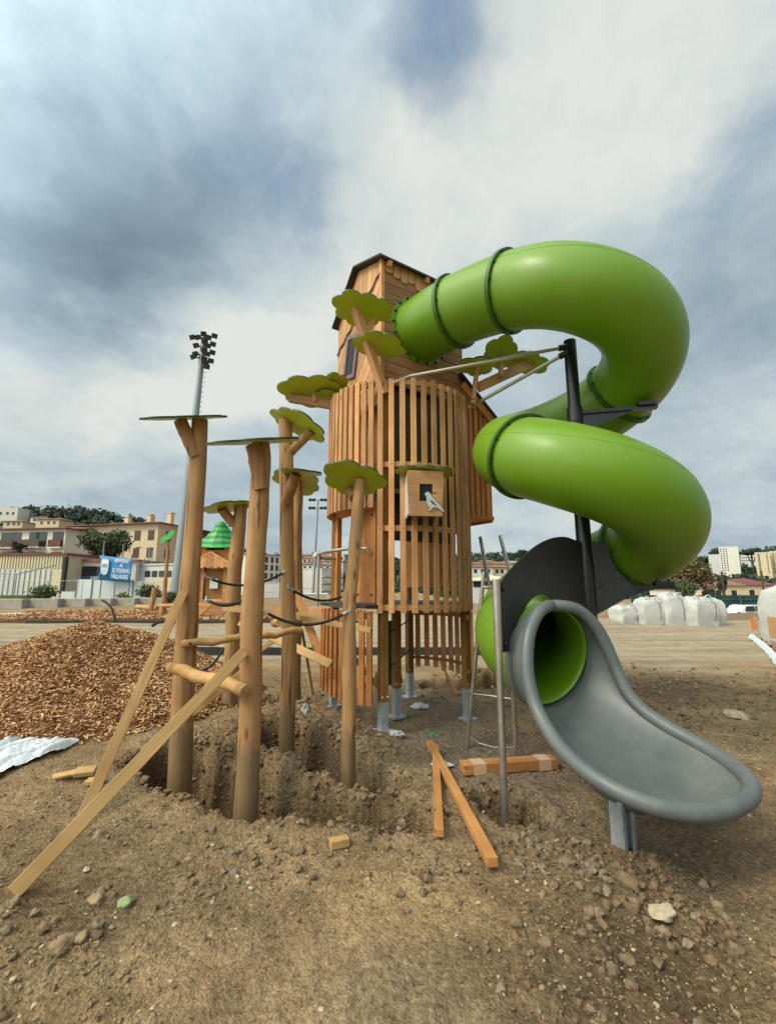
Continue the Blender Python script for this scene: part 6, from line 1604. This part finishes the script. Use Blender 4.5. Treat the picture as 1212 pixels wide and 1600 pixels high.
bigbag(1081, 1128, 932, 976, 18.2, 'widest bulk bag leaning to the right, with a dark strap', 4, .12, .05)
bigbag(1108, 1141, 934, 976, 19.0, 'bulk bag at the right end of the row', 5, -.2, -.05, False, False)
T_ = bigbag(1252, 1336, 912, 1006, 11.5, 'big white bag standing on wood chips, cut by the right edge', 6, .1, -.06, False, False)
def right_stack():
    Y = 11.0; p = at(1206, 982, Y); b = MB(); b.box((0, 0, 0), (.55, .4, .50)); o = b.build('cardboard_box', M['card'], bevel=.006); o.location = (p.x + .42, Y + .1, at(1206, 982, Y).z); tag(o, 'cardboard box in front of the white bag at the right edge', 'box')
    b = MB(); rg = random.Random(6)
    for k in range(900):
        y = rg.uniform(9.0, 13.5); t = (y - 8.6) / 5; x = at(1181 + (13.5 - y) * 8, 1000, y).x + rg.random() * 2.2; c = V((x, y, .05 + .10 * rg.random())); d = V((rg.gauss(0, 1), rg.gauss(0, 1), rg.gauss(0, .4))).normalized() * .05; u = d.cross(V((.1, .2, 1))).normalized() * .025
        b.tone = rg.random(); b.add([c - d - u, c + d - u, c + d + u, c - d + u], [(0, 1, 2, 3)])
    o = b.build('wood_chip_patch', M['chip2']); tag(o, 'orange wood chips heaped behind the white edging at the right edge', 'wood chips', kind='stuff')
    b = MB(); n = 40; vs = []
    for i in range(n + 1):
        y = 14.0 - 5.6 * i / n; x = at(1179 + (13.5 - y) * 8.2, 1000, y).x - .12
        for k in range(5): vs.append((x + k * .05, y, .02 + .12 * math.sin(k / 4 * math.pi) + .05 * noise.noise(V((y * 3, k, 1)))))
    b.add(vs, [(i * 5 + k, (i + 1) * 5 + k, (i + 1) * 5 + k + 1, i * 5 + k + 1) for i in range(n) for k in range(4)]); tag(b.build('fabric_roll', M['white'], smooth=True), 'crumpled white fabric edging running along the chips at right', 'fabric')
    for x, yt, yb, lab, mt in ((1175, 967, 980, 'orange marker stake left of the white bag', 'orange'), (1181, 964, 979, 'yellowish wooden stake beside the orange one', 'pine')):
        Y = 15; a = at(x, yb, Y); b = MB(); b.box((a.x, Y, (a.z + at(x, yt, Y).z) / 2 - .05), (.06, .06, at(x, yt, Y).z - a.z + .1)); tag(b.build('stake', M[mt]), lab, 'stake', 'small stakes')
t = NT('orange_wood_chip'); t.done(t.ramp(t.n('ShaderNodeAttribute', {'attribute_name': 'tone'}).outputs['Fac'], [(0, (.30, .11, .03)), (1, (.70, .33, .12))]), .85); M['chip2'] = t.m
right_stack()
def bank():
    b = MB(); nx, ny = 60, 14; x0, x1 = at(930, 960, 24).x, at(1260, 960, 24).x; vs = []
    for j in range(ny + 1):
        for i in range(nx + 1):
            x = x0 + (x1 - x0) * i / nx; y = 21 + 6.5 * j / ny; s = math.sin(math.pi * j / ny); e = min(1, i / 6)
            vs.append((x, y, base_z(x, y) - .05 + e * s * (.26 + .2 * noise.noise(V((x * .35, y * .3, 4))) + .12 * noise.noise(V((x * 1.6, y * 1.6, 4))))))
    b.add(vs, [(j * (nx + 1) + i, j * (nx + 1) + i + 1, (j + 1) * (nx + 1) + i + 1, (j + 1) * (nx + 1) + i) for j in range(ny) for i in range(nx)])
    o = b.build('earth_bank', M['clod'], smooth=True, angle=180); struct(o, 'brown earth bank behind the white bags')
bank()
